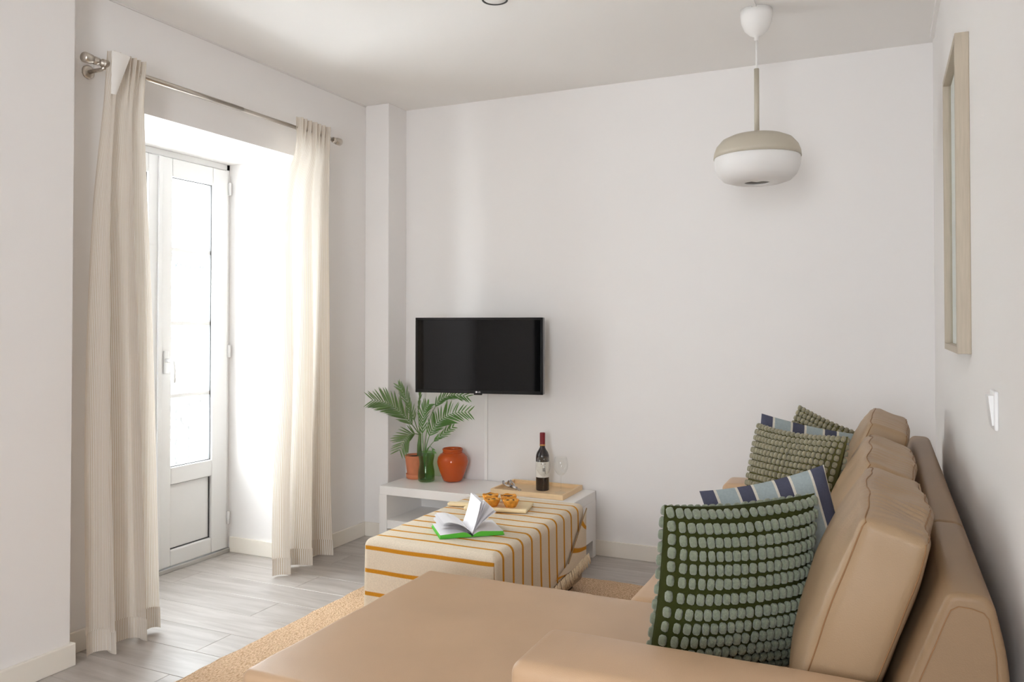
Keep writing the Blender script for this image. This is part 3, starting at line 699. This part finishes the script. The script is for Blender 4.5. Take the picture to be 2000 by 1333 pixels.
# ------------------------------------------------------------------ rug
RZT = .011
def rug_fn(u, v):
    x = lerp(-2.325, -.35, u); y = lerp(.9, 3.945, v)
    return (x + .004 * math.sin(v * 60), y, RZT)
rug = bmesh.new()
nx, ny = 124, 60
rv, rf = [], []
for j in range(ny + 1):
    for i in range(nx + 1):
        x = lerp(-2.325, -.35, i / nx); y = lerp(.9, 3.886, j / ny)
        e = min(1, min(i, nx - i, 2 * j, 2 * (ny - j)) / 1.0)
        wob = .003 * math.sin(y * 21) + .002 * math.sin(y * 47 + 1)
        z = .001 + e * (.0085 + .0025 * (i % 2)) + .0008 * math.sin(y * 300 + i)
        rv.append((x + wob, y + .003 * math.sin(x * 19), z))
for j in range(ny):
    for i in range(nx):
        a = j * (nx + 1) + i; rf.append((a, a + 1, a + nx + 2, a + nx + 1))
rug.free()
tag(mesh_obj('jute_rug', rv, rf, JUTE, smooth=True, origin=(-1.35, 2.4, 0)), 'natural braided jute rug on the grey floor under the ottoman', 'rug')

# ------------------------------------------------------------------ ottoman with its blanket
OZ = .412; OX0, OX1, OY0, OY1 = -1.925, -1.338, 2.735, 3.715
FLZ = .012
ot = thing('ottoman', ((OX0 + OX1) / 2, (OY0 + OY1) / 2, FLZ), 'taupe leather ottoman mostly hidden under a striped blanket', 'ottoman')
rbox('upholstered_body', (OX0, OY0, .045), (OX1, OY1, OZ), .022, OTTO, ot)
for sx in (OX0 + .04, OX1 - .09):
    for sy in (OY0 + .04, OY1 - .09): box('foot', (sx, sy, FLZ), (sx + .05, sy + .05, .05), BLACK, ot)
bl = thing('striped_blanket', ((OX0 + OX1) / 2, (OY0 + OY1) / 2, OZ), 'cream blanket with mustard stripes and fringe draped over the ottoman', 'blanket')
TH = .006; ZB = .085
BXa, BXb, BYa, BYb, BT_ = OX0 - TH, OX1 + TH, OY0 - TH, OY1 + TH, OZ + TH
rad = .032
def side_bottom(y):                      # lower edge of the right-hand drop rises towards the back
    if y < 3.10: return ZB
    t = min(1, (y - 3.10) / (3.72 - 3.10)); return lerp(ZB + .03, .165, t) if y > 3.12 else lerp(ZB, ZB + .03, (y - 3.10) / .02)
def prof(s, half_w, drop):
    """arc-length walk over a rounded edge: returns (outward offset from centre, height) for |s|"""
    a = abs(s); flat = half_w - rad
    if a <= flat: return a, BT_
    arc = rad * math.pi / 2
    if a <= flat + arc:
        t = (a - flat) / rad; return flat + rad * math.sin(t), BT_ - rad * (1 - math.cos(t))
    return half_w, BT_ - rad - (a - flat - arc)
hx, hy = (BXb - BXa) / 2, (BYb - BYa) / 2; cx, cy = (BXa + BXb) / 2, (BYa + BYb) / 2
SY = hy - rad + rad * math.pi / 2      # arc length to the foot of the rim
SX = hx - rad + rad * math.pi / 2
# top with rounded rims (rounded box, open at the bottom), uv v = arc length along Y so stripes run over the edges
def blanket_shell():
    vs, fs, uv = [], [], []
    nU, nV = 26, 40
    def top_samples(h):
        inn = h - rad; a = [-inn + 2 * inn * i / 16 for i in range(17)]
        arc = [rad * math.pi / 2 * (i + 1) / 5 for i in range(5)]
        return [-inn - t for t in reversed(arc)] + a + [inn + t for t in arc]
    us, vs_ = top_samples(hx), top_samples(hy); ids = {}
    for j, sv in enumerate(vs_):
        for i, su in enumerate(us):
            ox, zx = prof(su, hx, 0); oy, zy = prof(sv, hy, 0)
            dx, dy = BT_ - zx, BT_ - zy
            x = cx + math.copysign(ox, su); y = cy + math.copysign(oy, sv)
            # corner: blend so that the rim stays round
            z = BT_ - max(dx, dy) - .25 * min(dx, dy)
            z = max(z, BT_ - rad)
            k = min(dx, dy) / rad
            x -= math.copysign(.010 * k, su); y -= math.copysign(.010 * k, sv)
            z += .0025 * noise.noise(Vector((x * 9, y * 9, 0)))
            ids[(i, j)] = len(vs); vs.append(Vector((x, y, z))); uv.append((su, sv))
    nu_, nv_ = len(us), len(vs_)
    for j in range(nv_ - 1):
        for i in range(nu_ - 1): fs.append((ids[(i, j)], ids[(i + 1, j)], ids[(i + 1, j + 1)], ids[(i, j + 1)]))
    def drop(edge, bottom, uvmode):
        n = 8; prev = edge
        tops = [vs[i] for i in edge]
        for k in range(1, n + 1):
            cur = []
            for e, t in zip(edge, tops):
                zb = bottom(t); z = lerp(t.z, zb, k / n)
                off = .004 * noise.noise(Vector((t.x * 7, t.y * 7, z * 5))) * (k / n) + .004 * (k / n)
                p = Vector((t.x, t.y, z))
                p += uvmode[1] * off
                cur.append(len(vs)); vs.append(p)
                u0 = uv[e]
                uv.append((u0[0], u0[1] - (t.z - z)) if uvmode[0] == 'front' else ((u0[0] + (t.z - z), u0[1]) if uvmode[0] == 'side' else (u0[0], u0[1] + (t.z - z))))
            for a in range(len(edge) - 1): fs.append((prev[a], cur[a], cur[a + 1], prev[a + 1]))
            prev = cur
    drop([ids[(i, 0)] for i in range(nu_)], lambda t: ZB, ('front', Vector((0, -1, 0))))
    drop([ids[(nu_ - 1, j)] for j in range(nv_)], lambda t: side_bottom(t.y), ('side', Vector((1, 0, 0))))
    drop([ids[(nu_ - 1 - i, nv_ - 1)] for i in range(nu_)], lambda t: .17, ('back', Vector((0, 1, 0))))
    drop([ids[(0, nv_ - 1 - j)] for j in range(nv_)], lambda t: ZB, ('side', Vector((-1, 0, 0))))
    return vs, fs, [(a, b + .043 - .0 + 5 * .092 - (-hy) * 0) for a, b in uv]
bv, bf, buv = blanket_shell()
STRIPE0 = 2.80                              # a stripe passes here on the top
off_ = (STRIPE0 - cy)
buv = [(a, (b - .043 - 5 * .092) - off_ + 20 * .092 + .0078) for a, b in buv]
mesh_obj('cloth', bv, bf, BLANKET, bl, smooth=True, uvs=buv)
# folded corner flap on the right-hand face, at the back: stripes turn, lower edge fringed
xf = BXb + .010
A_, B_, C_, D_ = (xf, 3.712, .395), (xf + .004, 3.455, .195), (xf + .004, 3.30, .158), (xf, 3.716, .150)
def flap(u, v):
    l = Vector(A_).lerp(Vector(B_), v / .75) if v < .75 else Vector(B_).lerp(Vector(C_), (v - .75) / .25)
    r = Vector((xf, 3.716, lerp(.395, .150, v)))
    p = l.lerp(r, u); p.x += .006 * math.sin(math.pi * u) ; return p
sheet('folded_flap', 10, 16, flap, BLANKET, bl, uvfn=lambda u, v: (u, .30 + lerp(.395, .16, v) + .04 * u * 1.2))
tube('fold_shade_line', [Vector(A_).lerp(Vector(B_), i / 8) + Vector((.003, 0, 0)) for i in range(9)], .0022, mat('fold_shade_brown', srgb(150, 120, 80), .95), bl, 6)  # brown strip painting the shade along the fold
# fringe along the rising lower edge
fv, ff = [], []
rf_ = random.Random(2)
for i in range(150):
    t = i / 149; y = lerp(3.10, 3.735, t); z = lerp(.118, .165, t)
    if y > 3.30: z = min(z, lerp(.150, .152, (y - 3.3) / .42)) if False else z
    L_ = .040 + rf_.uniform(-.007, .007); x = BXb + .012 + rf_.uniform(0, .008)
    p = [(x, y, z + .006), (x + .006, y + rf_.uniform(-.004, .004), z - L_ * .5), (x + .008 + rf_.uniform(-.003, .004), y + rf_.uniform(-.008, .008), z - L_)]
    a, b_ = tube_data(p, [.0022, .0024, .0016], 5); o = len(fv); fv += a; ff += [tuple(k + o for k in f) for f in b_]
tag(mesh_obj('fringe', fv, ff, FRINGE, bl, smooth=True), kind='stuff')

BLT = BT_ + .003
# ------------------------------------------------------------------ cutting board with tarts
cb = thing('cutting_board', (-1.66, 3.43, BLT), 'round-cornered wooden serving board with a handle on the blanket', 'cutting board', rotz=math.radians(12))
rbox('board', (-.145, -.085, 0), (.155, .085, .018), .008, BOARDW, cb, (8, 6, 2), local=True)
rbox('handle', (-.245, -.020, .001), (-.135, .020, .017), .0075, BOARDW, cb, (6, 3, 2), local=True)
def tart(x, y, lab, rz, burn):
    t = thing('custard_tart', (x, y, BLT + .018), lab, 'custard tart', 'custard tarts on the serving board', rotz=rz)
    n = 40; vs, fs = [], []
    pr = [(0, 0), (.023, .0), (.030, .012), (.036, .026), (.0385, .034), (.036, .036), (.032, .029), (.0, .026)]
    for (r, z) in pr:
        for k in range(n):
            a = 2 * math.pi * k / n; w = 1 + .035 * math.sin(k * 2.4 + rz) * (r > .02)
            vs.append((r * w * math.cos(a), r * w * math.sin(a), z + (.002 * math.sin(5 * a + rz) if z > .03 else 0)))
    for i in range(len(pr) - 1):
        for k in range(n):
            k2 = (k + 1) % n; fs.append((i * n + k, i * n + k2, (i + 1) * n + k2, (i + 1) * n + k))
    mesh_obj('pastry_case', vs, fs, PASTRY, t, True, True)
    lathe('custard', [(0, .0325), (.015, .0322), (.027, .030), (.0325, .0285)], (0, 0, 0), CUSTARD, t, 32, True)
    for (bx, by, br) in burn:
        vs, fs = lathe_data([(0, .0345), (br * .7, .0342), (br, .0325)], (0, 0, 0), 14)
        mesh_obj('burnt_spot', [(bx + v[0] * 1.3, by + v[1] * (.8 + .3 * math.sin(v[0] * 300)), v[2]) for v in vs], fs, BURNT, t, True, True)
tart(-1.668, 3.385, 'custard tart at the front left of the serving board', .3, [(.005, .004, .009), (-.014, -.012, .005)])
tart(-1.582, 3.405, 'custard tart at the front right of the serving board', 1.4, [(-.012, .010, .008), (.008, -.008, .005), (-.004, -.018, .004)])
tart(-1.715, 3.462, 'custard tart at the back left of the serving board', 2.2, [(.006, .0, .012)])
tart(-1.628, 3.480, 'dark topped custard tart at the back right of the serving board', 4.0, [(.0, .0, .016), (.012, -.012, .007)])

# ------------------------------------------------------------------ open book
bk = thing('open_book', (-1.595, 3.0, BLT), 'open green-edged book with pages fanned up on the striped blanket', 'book', rotz=math.radians(40))
# local: spine along +Y (away), left block -X, right block +X
BWd, BL_, BH_ = .132, .195, .020
def block(s):
    vs, fs = [], []; n = 14
    for j in (0, 1):
        y = -.5 * BL_ + j * BL_
        for i in range(n + 1):
            t = i / n; x = s * t * BWd; zt = .003 + BH_ * (math.sin(min(1, t * 3.2) * math.pi / 2) * (1 - .42 * t))
            vs += [(x, y, .003), (x, y, zt)]
    m = 2 * (n + 1)
    for i in range(n):
        a = 2 * i
        fs += [(a, a + 2, a + 3, a + 1), (m + a, m + a + 1, m + a + 3, m + a + 2), (a + 1, a + 3, m + a + 3, m + a + 1), (a, m + a, m + a + 2, a + 2)]
    e = 2 * n; fs.append((e, m + e, m + e + 1, e + 1))
    if s < 0: fs = [f[::-1] for f in fs]
    o = mesh_obj('page_block', vs, fs, [PAPER, GREENE], bk, True)
    for p in o.data.polygons:
        p.material_index = 0 if abs(p.normal.z) > .3 else 1
block(-1); block(1)
vs = [(-BWd - .003, -.5 * BL_ - .003, 0), (BWd + .003, -.5 * BL_ - .003, 0), (BWd + .003, .5 * BL_ + .003, 0), (-BWd - .003, .5 * BL_ + .003, 0)]
vs += [(a, b, .003) for a, b, c in vs]
mesh_obj('cover', vs, [(3, 2, 1, 0), (4, 5, 6, 7), (0, 1, 5, 4), (1, 2, 6, 5), (2, 3, 7, 6), (3, 0, 4, 7)], GREENE, bk, True)
tube('spine_gap', [(0, -.5 * BL_ - .0035, .006), (0, .5 * BL_ + .0035, .006)], .004, mat('spine_dark', (.02, .05, .02), .8), bk, 8, True)
def page(ang, curl, lift=0):
    def fn(u, v):
        r = .002 + u * BWd * .99
        a = ang + curl * u * u
        x = 0; z = .012
        n = 10; 
        for k in range(n):
            tt = u * (k + .5) / n; aa = ang + curl * tt; x += math.cos(aa) * u * BWd / n; z += math.sin(aa) * u * BWd / n
        return (x, (v - .5) * BL_ * .985, max(z, .006))
    sheet('page', 10, 2, fn, PAPER, bk, local=True)
R_ = math.radians
for a, c in ((68, 12), (64, 8), (61, 6), (52, -14), (50, -22)): page(R_(a), R_(c))
for a, c in ((128, 58), (133, 56), (140, 40), (146, 32), (150, 33), (156, 26)): page(R_(a), R_(c))

# ------------------------------------------------------------------ sofa
SZ = .44
so = thing('corner_sofa', (-.35, 2.65, FLZ), 'beige leather corner sofa with a chaise and low padded arms', 'sofa')
SX0 = -.735
FY0, FY1 = 1.61, 3.80
def soft(a, s):
    def w(u, p):
        if u.z > .2:
            k = max(0, (1 - u.x * u.x)) * max(0, (1 - u.y * u.y)); p.z += a * k
        p += Vector((0, 0, s * noise.noise(p * 7)))
        return p
    return w
rbox('chaise_cushion', (-1.445, 1.525, .20), (.0, 2.43, SZ), .024, LEATHER, so, (16, 12, 4), soft(.006, .003))
rbox('chaise_base', (-1.43, 1.54, .05), (.0, 2.415, .21), .02, LEATHER_SHADED, so, (6, 6, 2))
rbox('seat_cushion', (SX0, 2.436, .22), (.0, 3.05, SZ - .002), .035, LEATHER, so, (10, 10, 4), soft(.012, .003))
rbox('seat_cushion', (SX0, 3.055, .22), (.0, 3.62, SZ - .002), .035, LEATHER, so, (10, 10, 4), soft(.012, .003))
rbox('seat_base', (SX0 + .01, 2.42, .05), (.0, 3.64, .23), .02, LEATHER_SHADED, so, (6, 6, 2))
rbox('armrest', (-.700, 1.490, .05), (.05, 1.715, .603), .028, LEATHER, so, (10, 6, 6), soft(.010, .002))
rbox('armrest', (-.660, 3.63, .05), (.05, 3.82, .585), .028, LEATHER, so, (10, 6, 6), soft(.010, .002))
for fx, fy in ((-1.38, 1.58), (-1.38, 2.33), (-.68, 3.70), (.06, 1.62), (.06, 3.7)):
    box('foot', (fx, fy, FLZ if fx < -.36 else 0.001), (fx + .05, fy + .05, .06), BLACK, so, .004)
# back frame: bevelled wedge profile extruded along Y in two lengths
def fillet(poly, rads, n=5):
    """rounds the corners of a closed 2-D polygon"""
    out = []; m = len(poly)
    for i in range(m):
        p, a, c = Vector(poly[i]), Vector(poly[i - 1]), Vector(poly[(i + 1) % m]); r = rads[i]
        if r == 0: out.append(p); continue
        d0, d1 = (a - p).normalized(), (c - p).normalized()
        s0, s1 = p + d0 * r, p + d1 * r
        for k in range(n + 1):
            t = k / n; out.append((1 - t) ** 2 * s0 + 2 * t * (1 - t) * p + t * t * s1)
    return out
def inset(poly, q):
    m = len(poly); out = []
    for i in range(m):
        t = (poly[(i + 1) % m] - poly[i - 1]).normalized(); out.append(poly[i] + Vector((t.y, -t.x)) * q)
    return out
def wedge(y0, y1):
    pr = fillet([(-.03, .06), (-.03, .485), (.098, .820), (.166, .818), (.192, .70), (.192, .06)], [0, .04, .020, .024, .05, 0])
    re = .013; vs, fs = [], []; n = len(pr); rows = []
    for k in range(5):
        t = k / 4 * math.pi / 2; rows.append((y0 + re * (1 - math.sin(t)), re * (1 - math.cos(t)) if k < 0 else re * (1 - math.sin(math.pi / 2 - t)) if False else re * (1 - math.cos(math.pi / 2 - t))))
    rows = [(y0 + re * (1 - math.cos(t)), re * (1 - math.sin(t))) for t in [math.pi / 2 * k / 4 for k in range(5)]]
    rows += [(y1 - re * (1 - math.cos(t)), re * (1 - math.sin(t))) for t in [math.pi / 2 * (4 - k) / 4 for k in range(5)]]
    for y, q in rows:
        for v in inset(pr, q): vs.append((v.x, y, v.y))
    for j in range(len(rows) - 1):
        for i in range(n):
            k = (i + 1) % n; fs.append((j * n + i, (j + 1) * n + i, (j + 1) * n + k, j * n + k))
    ncap = len(fs)
    fs.append(tuple(range(n))); fs.append(tuple(range((len(rows) - 1) * n, len(rows) * n))[::-1])
    o = mesh_obj('back_frame', vs, fs, LEATHER_SHADED, so, False, True)
    for i in (ncap, ncap + 1): o.data.polygons[i].use_smooth = False
    bm = bmesh.new(); bm.from_mesh(o.data); bmesh.ops.recalc_face_normals(bm, faces=bm.faces); bm.to_mesh(o.data); bm.free()
    return o
f1 = wedge(FY0, 2.185); f2 = wedge(2.188, FY1)
def seam(pts, parent, r=.0016):
    tube('stitching', pts, r, THREAD, parent, 6)
sp2 = [(-.008, .50), (.02, .575), (.05, .65), (.078, .724), (.094, .770), (.102, .788), (.114, .796), (.135, .795), (.152, .790), (.160, .780), (.170, .72), (.175, .60), (.176, .40)]
seam([(x, FY0 - .0006, z) for x, z in sp2], f1, .0011)
ch = [o for o in so.children if o.name.startswith('chaise_cushion')][0]
seam([(-1.425, 1.5245, .405), (-1.0, 1.5235, .405), (-.72, 1.5235, .405)], ch)
seam([(-1.446, 1.56, .405), (-1.446, 2.0, .405), (-1.446, 2.40, .405)], ch)

def back_cushion(y0, y1, ztop, lean, seed, xo=0):
    """box cushion with welted edges leaning on the back frame"""
    t = thing('back_cushion', (-.13 + xo, (y0 + y1) / 2, SZ), '', 'back cushion', 'leather back cushions of the sofa')
    hx_, hy_, hz_ = .062, (y1 - y0) / 2, (ztop - SZ - .02) / 2 / math.cos(lean)
    c = Vector((-.135 + xo, (y0 + y1) / 2, SZ + .016 + hz_ * math.cos(lean)))
    Rm = Matrix.Rotation(lean, 3, 'Y')
    sd = Vector((seed * 3.7, seed * 1.3, 0))
    def W(u, p):
        g = max(0, 1 - u.y ** 2) ** .6 * max(0, 1 - u.z ** 2) ** .6
        q = p.copy()
        if abs(u.x) > .3: q.x += (-.055 if u.x < 0 else .028) * g * min(1, abs(u.x))
        q.y += .005 * math.copysign(1, u.y) * max(0, 1 - u.z ** 2) * max(0, 1 - u.x ** 2) * (abs(u.y) > .8)
        q.z += .018 * math.copysign(1, u.z) * max(0, 1 - u.y ** 2) * (abs(u.z) > .8)
        # gathered wrinkles across the top and near the bottom corners
        topk = max(0, (u.z - .45) / .55); botk = max(0, (-u.z - .5) / .5)
        wr = math.sin(p.y * 210 + 7 * noise.noise(p * 7 + sd) + seed) * .0016 * topk * (1 - abs(u.y) ** 6) * (.4 + .6 * noise.noise(p * 11 + sd) ** 2 * 4)
        q += Vector((wr * .6, 0, wr)) + Vector((.009, .006, .006)) * noise.noise(p * 9 + sd) * (.5 + topk + botk)
        return q
    vs, fs = rbox_data((hx_, hy_, hz_), .020, (6, 96, 16), W)
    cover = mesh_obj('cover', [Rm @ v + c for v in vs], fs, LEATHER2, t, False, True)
    for sx in (-1, 1):
        path = []
        m_ = 24
        k_ = [(-1, -1), (-1, 1), (1, 1), (1, -1), (-1, -1)]
        for (a0_, b0_), (a1_, b1_) in zip(k_, k_[1:]):
            for i in range(m_):
                a, b_ = lerp(a0_, a1_, i / m_), lerp(b0_, b1_, i / m_)
                p = Vector((sx * hx_, a * hy_, b_ * hz_)); u = Vector((sx, a, b_))
                q = Vector((max(-(hx_ - .02), min(hx_ - .02, p.x)), max(-(hy_ - .02), min(hy_ - .02, p.y)), max(-(hz_ - .02), min(hz_ - .02, p.z))))
                d = p - q; p = q + d.normalized() * .0205 if d.length > 0 else p
                u = Vector((p.x / hx_, p.y / hy_, p.z / hz_))
                path.append(Rm @ W(u, p) + c)
        tube('welt', path, .0017, THREAD, cover, 6)
    return t
LEAN = math.radians(19)
c1 = back_cushion(1.735, 2.40, .892, LEAN, 1, .082); c1['label'] = 'nearest beige leather back cushion, with its stitched end facing the camera'
c2 = back_cushion(2.415, 3.07, .895, LEAN, 2, .074); c2['label'] = 'middle beige leather back cushion with gathered wrinkles along its top'
c3 = back_cushion(3.085, 3.62, .93, LEAN, 3, .070); c3['label'] = 'farthest beige leather back cushion, rising highest near the back wall'

# ------------------------------------------------------------------ throw cushions
def pillow_fn(hw, hh, T, pin=.07, shear=0):
    def f(u, v, s):
        x = u * hw * (1 - pin * (1 - v * v)); y = v * hh * (1 - pin * (1 - u * u))
        z = s * T * (max(0, 1 - u ** 4) * max(0, 1 - v ** 4)) ** .55 * (.75 + .25 * math.cos(u * 1.4) * math.cos(v * 1.4))
        return Vector((x + shear * (y - hh), y, z))
    return f
def basis(TL, TR, up):
    """cushion frame from its top corners and the direction of its left edge"""
    TL, TR = Vector(TL), Vector(TR); x = (TR - TL); w = x.length; x.normalize()
    y = Vector(up); y = (y - x * y.dot(x)).normalized(); z = x.cross(y)
    return TL, w, x, y, z
def place(t, TL, TR, up, size):
    TL, w, x, y, z = basis(TL, TR, up)
    c = (TL + Vector(TR)) / 2 - y * size / 2
    m = Matrix((x, y, z)).transposed().to_4x4(); t.matrix_world = Matrix.Translation(c) @ m
    return t
def pillow_mesh(name, f, n, mtl, parent, uvs=True, rep=1):
    vs, fs, uv = [], [], []
    for s in (1, -1):
        o = len(vs)
        for j in range(n + 1):
            for i in range(n + 1):
                u, v = -1 + 2 * i / n, -1 + 2 * j / n
                u, v = math.sin(u * math.pi / 2), math.sin(v * math.pi / 2)
                vs.append(f(u, v, s)); uv.append(((u + 1) / 2 * rep, (v + 1) / 2))
        for j in range(n):
            for i in range(n):
                a = o + j * (n + 1) + i; q = (a, a + 1, a + n + 2, a + n + 1); fs.append(q if s > 0 else q[::-1])
    return mesh_obj(name, vs, fs, mtl, parent, True, True, uv)
def tuft_mesh(mtl, lx, ly, lz):
    vs, fs = [], []; nu, nv = 10, 5
    for j in range(nv + 1):
        b_ = -math.pi / 2 * .55 + (math.pi / 2 * 1.55) * j / nv
        for i in range(nu):
            a = 2 * math.pi * i / nu; e = .62
            ca, sa, cb_, sb = math.cos(a), math.sin(a), math.cos(b_), math.sin(b_)
            pw = lambda q, e_: math.copysign(abs(q) ** e_, q)
            vs.append((lx * pw(ca, e) * pw(cb_, e), ly * pw(sa, e) * pw(cb_, e), lz * pw(sb, .8)))
    for j in range(nv):
        for i in range(nu):
            k = (i + 1) % nu; fs.append((j * nu + i, j * nu + k, (j + 1) * nu + k, (j + 1) * nu + i))
    me = bpy.data.meshes.new('tuft'); me.from_pydata(vs, [], fs); me.materials.append(mtl)
    me.polygons.foreach_set('use_smooth', [True] * len(fs)); return me
def tufted(t, hw, hh, T, rows, cols, tm, bm_, lx, ly, lz, split, seed, shear=0):
    rnd = random.Random(seed); f = pillow_fn(hw, hh, T, .07, shear)
    body = pillow_mesh('cushion_cover', f, 22, bm_, t)
    me = tuft_mesh(tm, lx, ly, lz)
    sv, sf = [], []
    for s in (1, -1):
        for j in range(rows):
            for i in range(cols):
                # even spacing along the curved surface
                a, b_ = -1 + 2 * (i + .5) / cols, -1 + 2 * (j + .5) / rows
                u, v = math.copysign(abs(a) ** .93, a), math.copysign(abs(b_) ** .93, b_)
                p = f(u, v, s); e = .01
                du = (f(min(1, u + e), v, s) - f(max(-1, u - e), v, s)).normalized(); dv = (f(u, min(1, v + e), s) - f(u, max(-1, v - e), s)).normalized()
                n = du.cross(dv).normalized() * s
                y_ = (dv - n * dv.dot(n)).normalized(); x_ = y_.cross(n)
                R3 = Matrix((x_, y_, n)).transposed()
                R3 = R3 @ Matrix.Rotation(rnd.uniform(-.10, .10), 3, 'Z')
                M4 = Matrix.Translation(p + n * lz * .35) @ R3.to_4x4() @ Matrix.Diagonal((rnd.uniform(.9, 1.08), rnd.uniform(.92, 1.06), rnd.uniform(.9, 1.1), 1))
                if s > 0 and split:
                    o = bpy.data.objects.new('tuft', me); COL.objects.link(o); o.parent = t; o.matrix_local = M4
                else:
                    k0 = len(sv); sv += [M4 @ q.co for q in me.vertices]; sf += [tuple(k + k0 for k in q.vertices) for q in me.polygons]
    tag(mesh_obj('tuft_rows', sv, sf, tm, t, True, True), kind='stuff')

g1 = thing('tufted_cushion', (0, 0, 0), 'large sage green tufted cushion leaning at the near end of the sofa', 'cushion', 'tufted cushions')
place(g1, (-.492, 1.955, .845), (-.168, 2.225, .852), (-.01, .012, .36), .42)
tufted(g1, .212, .21, .10, 13, 20, SAGE, SAGEB, .0094, .0134, .0088, True, 1, .16)
b1 = thing('striped_cushion', (0, 0, 0), 'blue and white striped cushion tucked behind the large green one', 'cushion', 'striped cushions')
place(b1, (-.478, 2.33, .812), (-.166, 2.44, .890), (.085, .12, .36), .45)
pillow_mesh('cushion_cover', pillow_fn(.178, .225, .062, .06), 22, BLUESTR, b1)
o1 = thing('tufted_cushion', (0, 0, 0), 'olive beige tufted cushion leaning behind the striped one', 'cushion', 'tufted cushions')
place(o1, (-.405, 3.06, .925), (-.125, 2.86, .922), (.11, .05, .36), .47)
tufted(o1, .190, .235, .07, 20, 22, OLIVE, OLIVEB, .0076, .0100, .0080, False, 2)
b2 = thing('striped_cushion', (0, 0, 0), 'striped cushion showing only its corner behind the olive cushion', 'cushion', 'striped cushions')
place(b2, (-.425, 3.25, .940), (-.06, 3.32, .87), (.05, .10, .36), .43)
pillow_mesh('cushion_cover', pillow_fn(.2, .215, .05, .05), 22, BLUESTR, b2)
o2 = thing('tufted_cushion', (0, 0, 0), 'second olive tufted cushion, its corner poking up at the far end', 'cushion', 'tufted cushions')
place(o2, (-.262, 3.47, .938), (-.05, 3.43, .86), (.10, .12, .36), .45)
tufted(o2, .175, .225, .05, 19, 20, OLIVE, OLIVEB, .0078, .0102, .0082, False, 3)
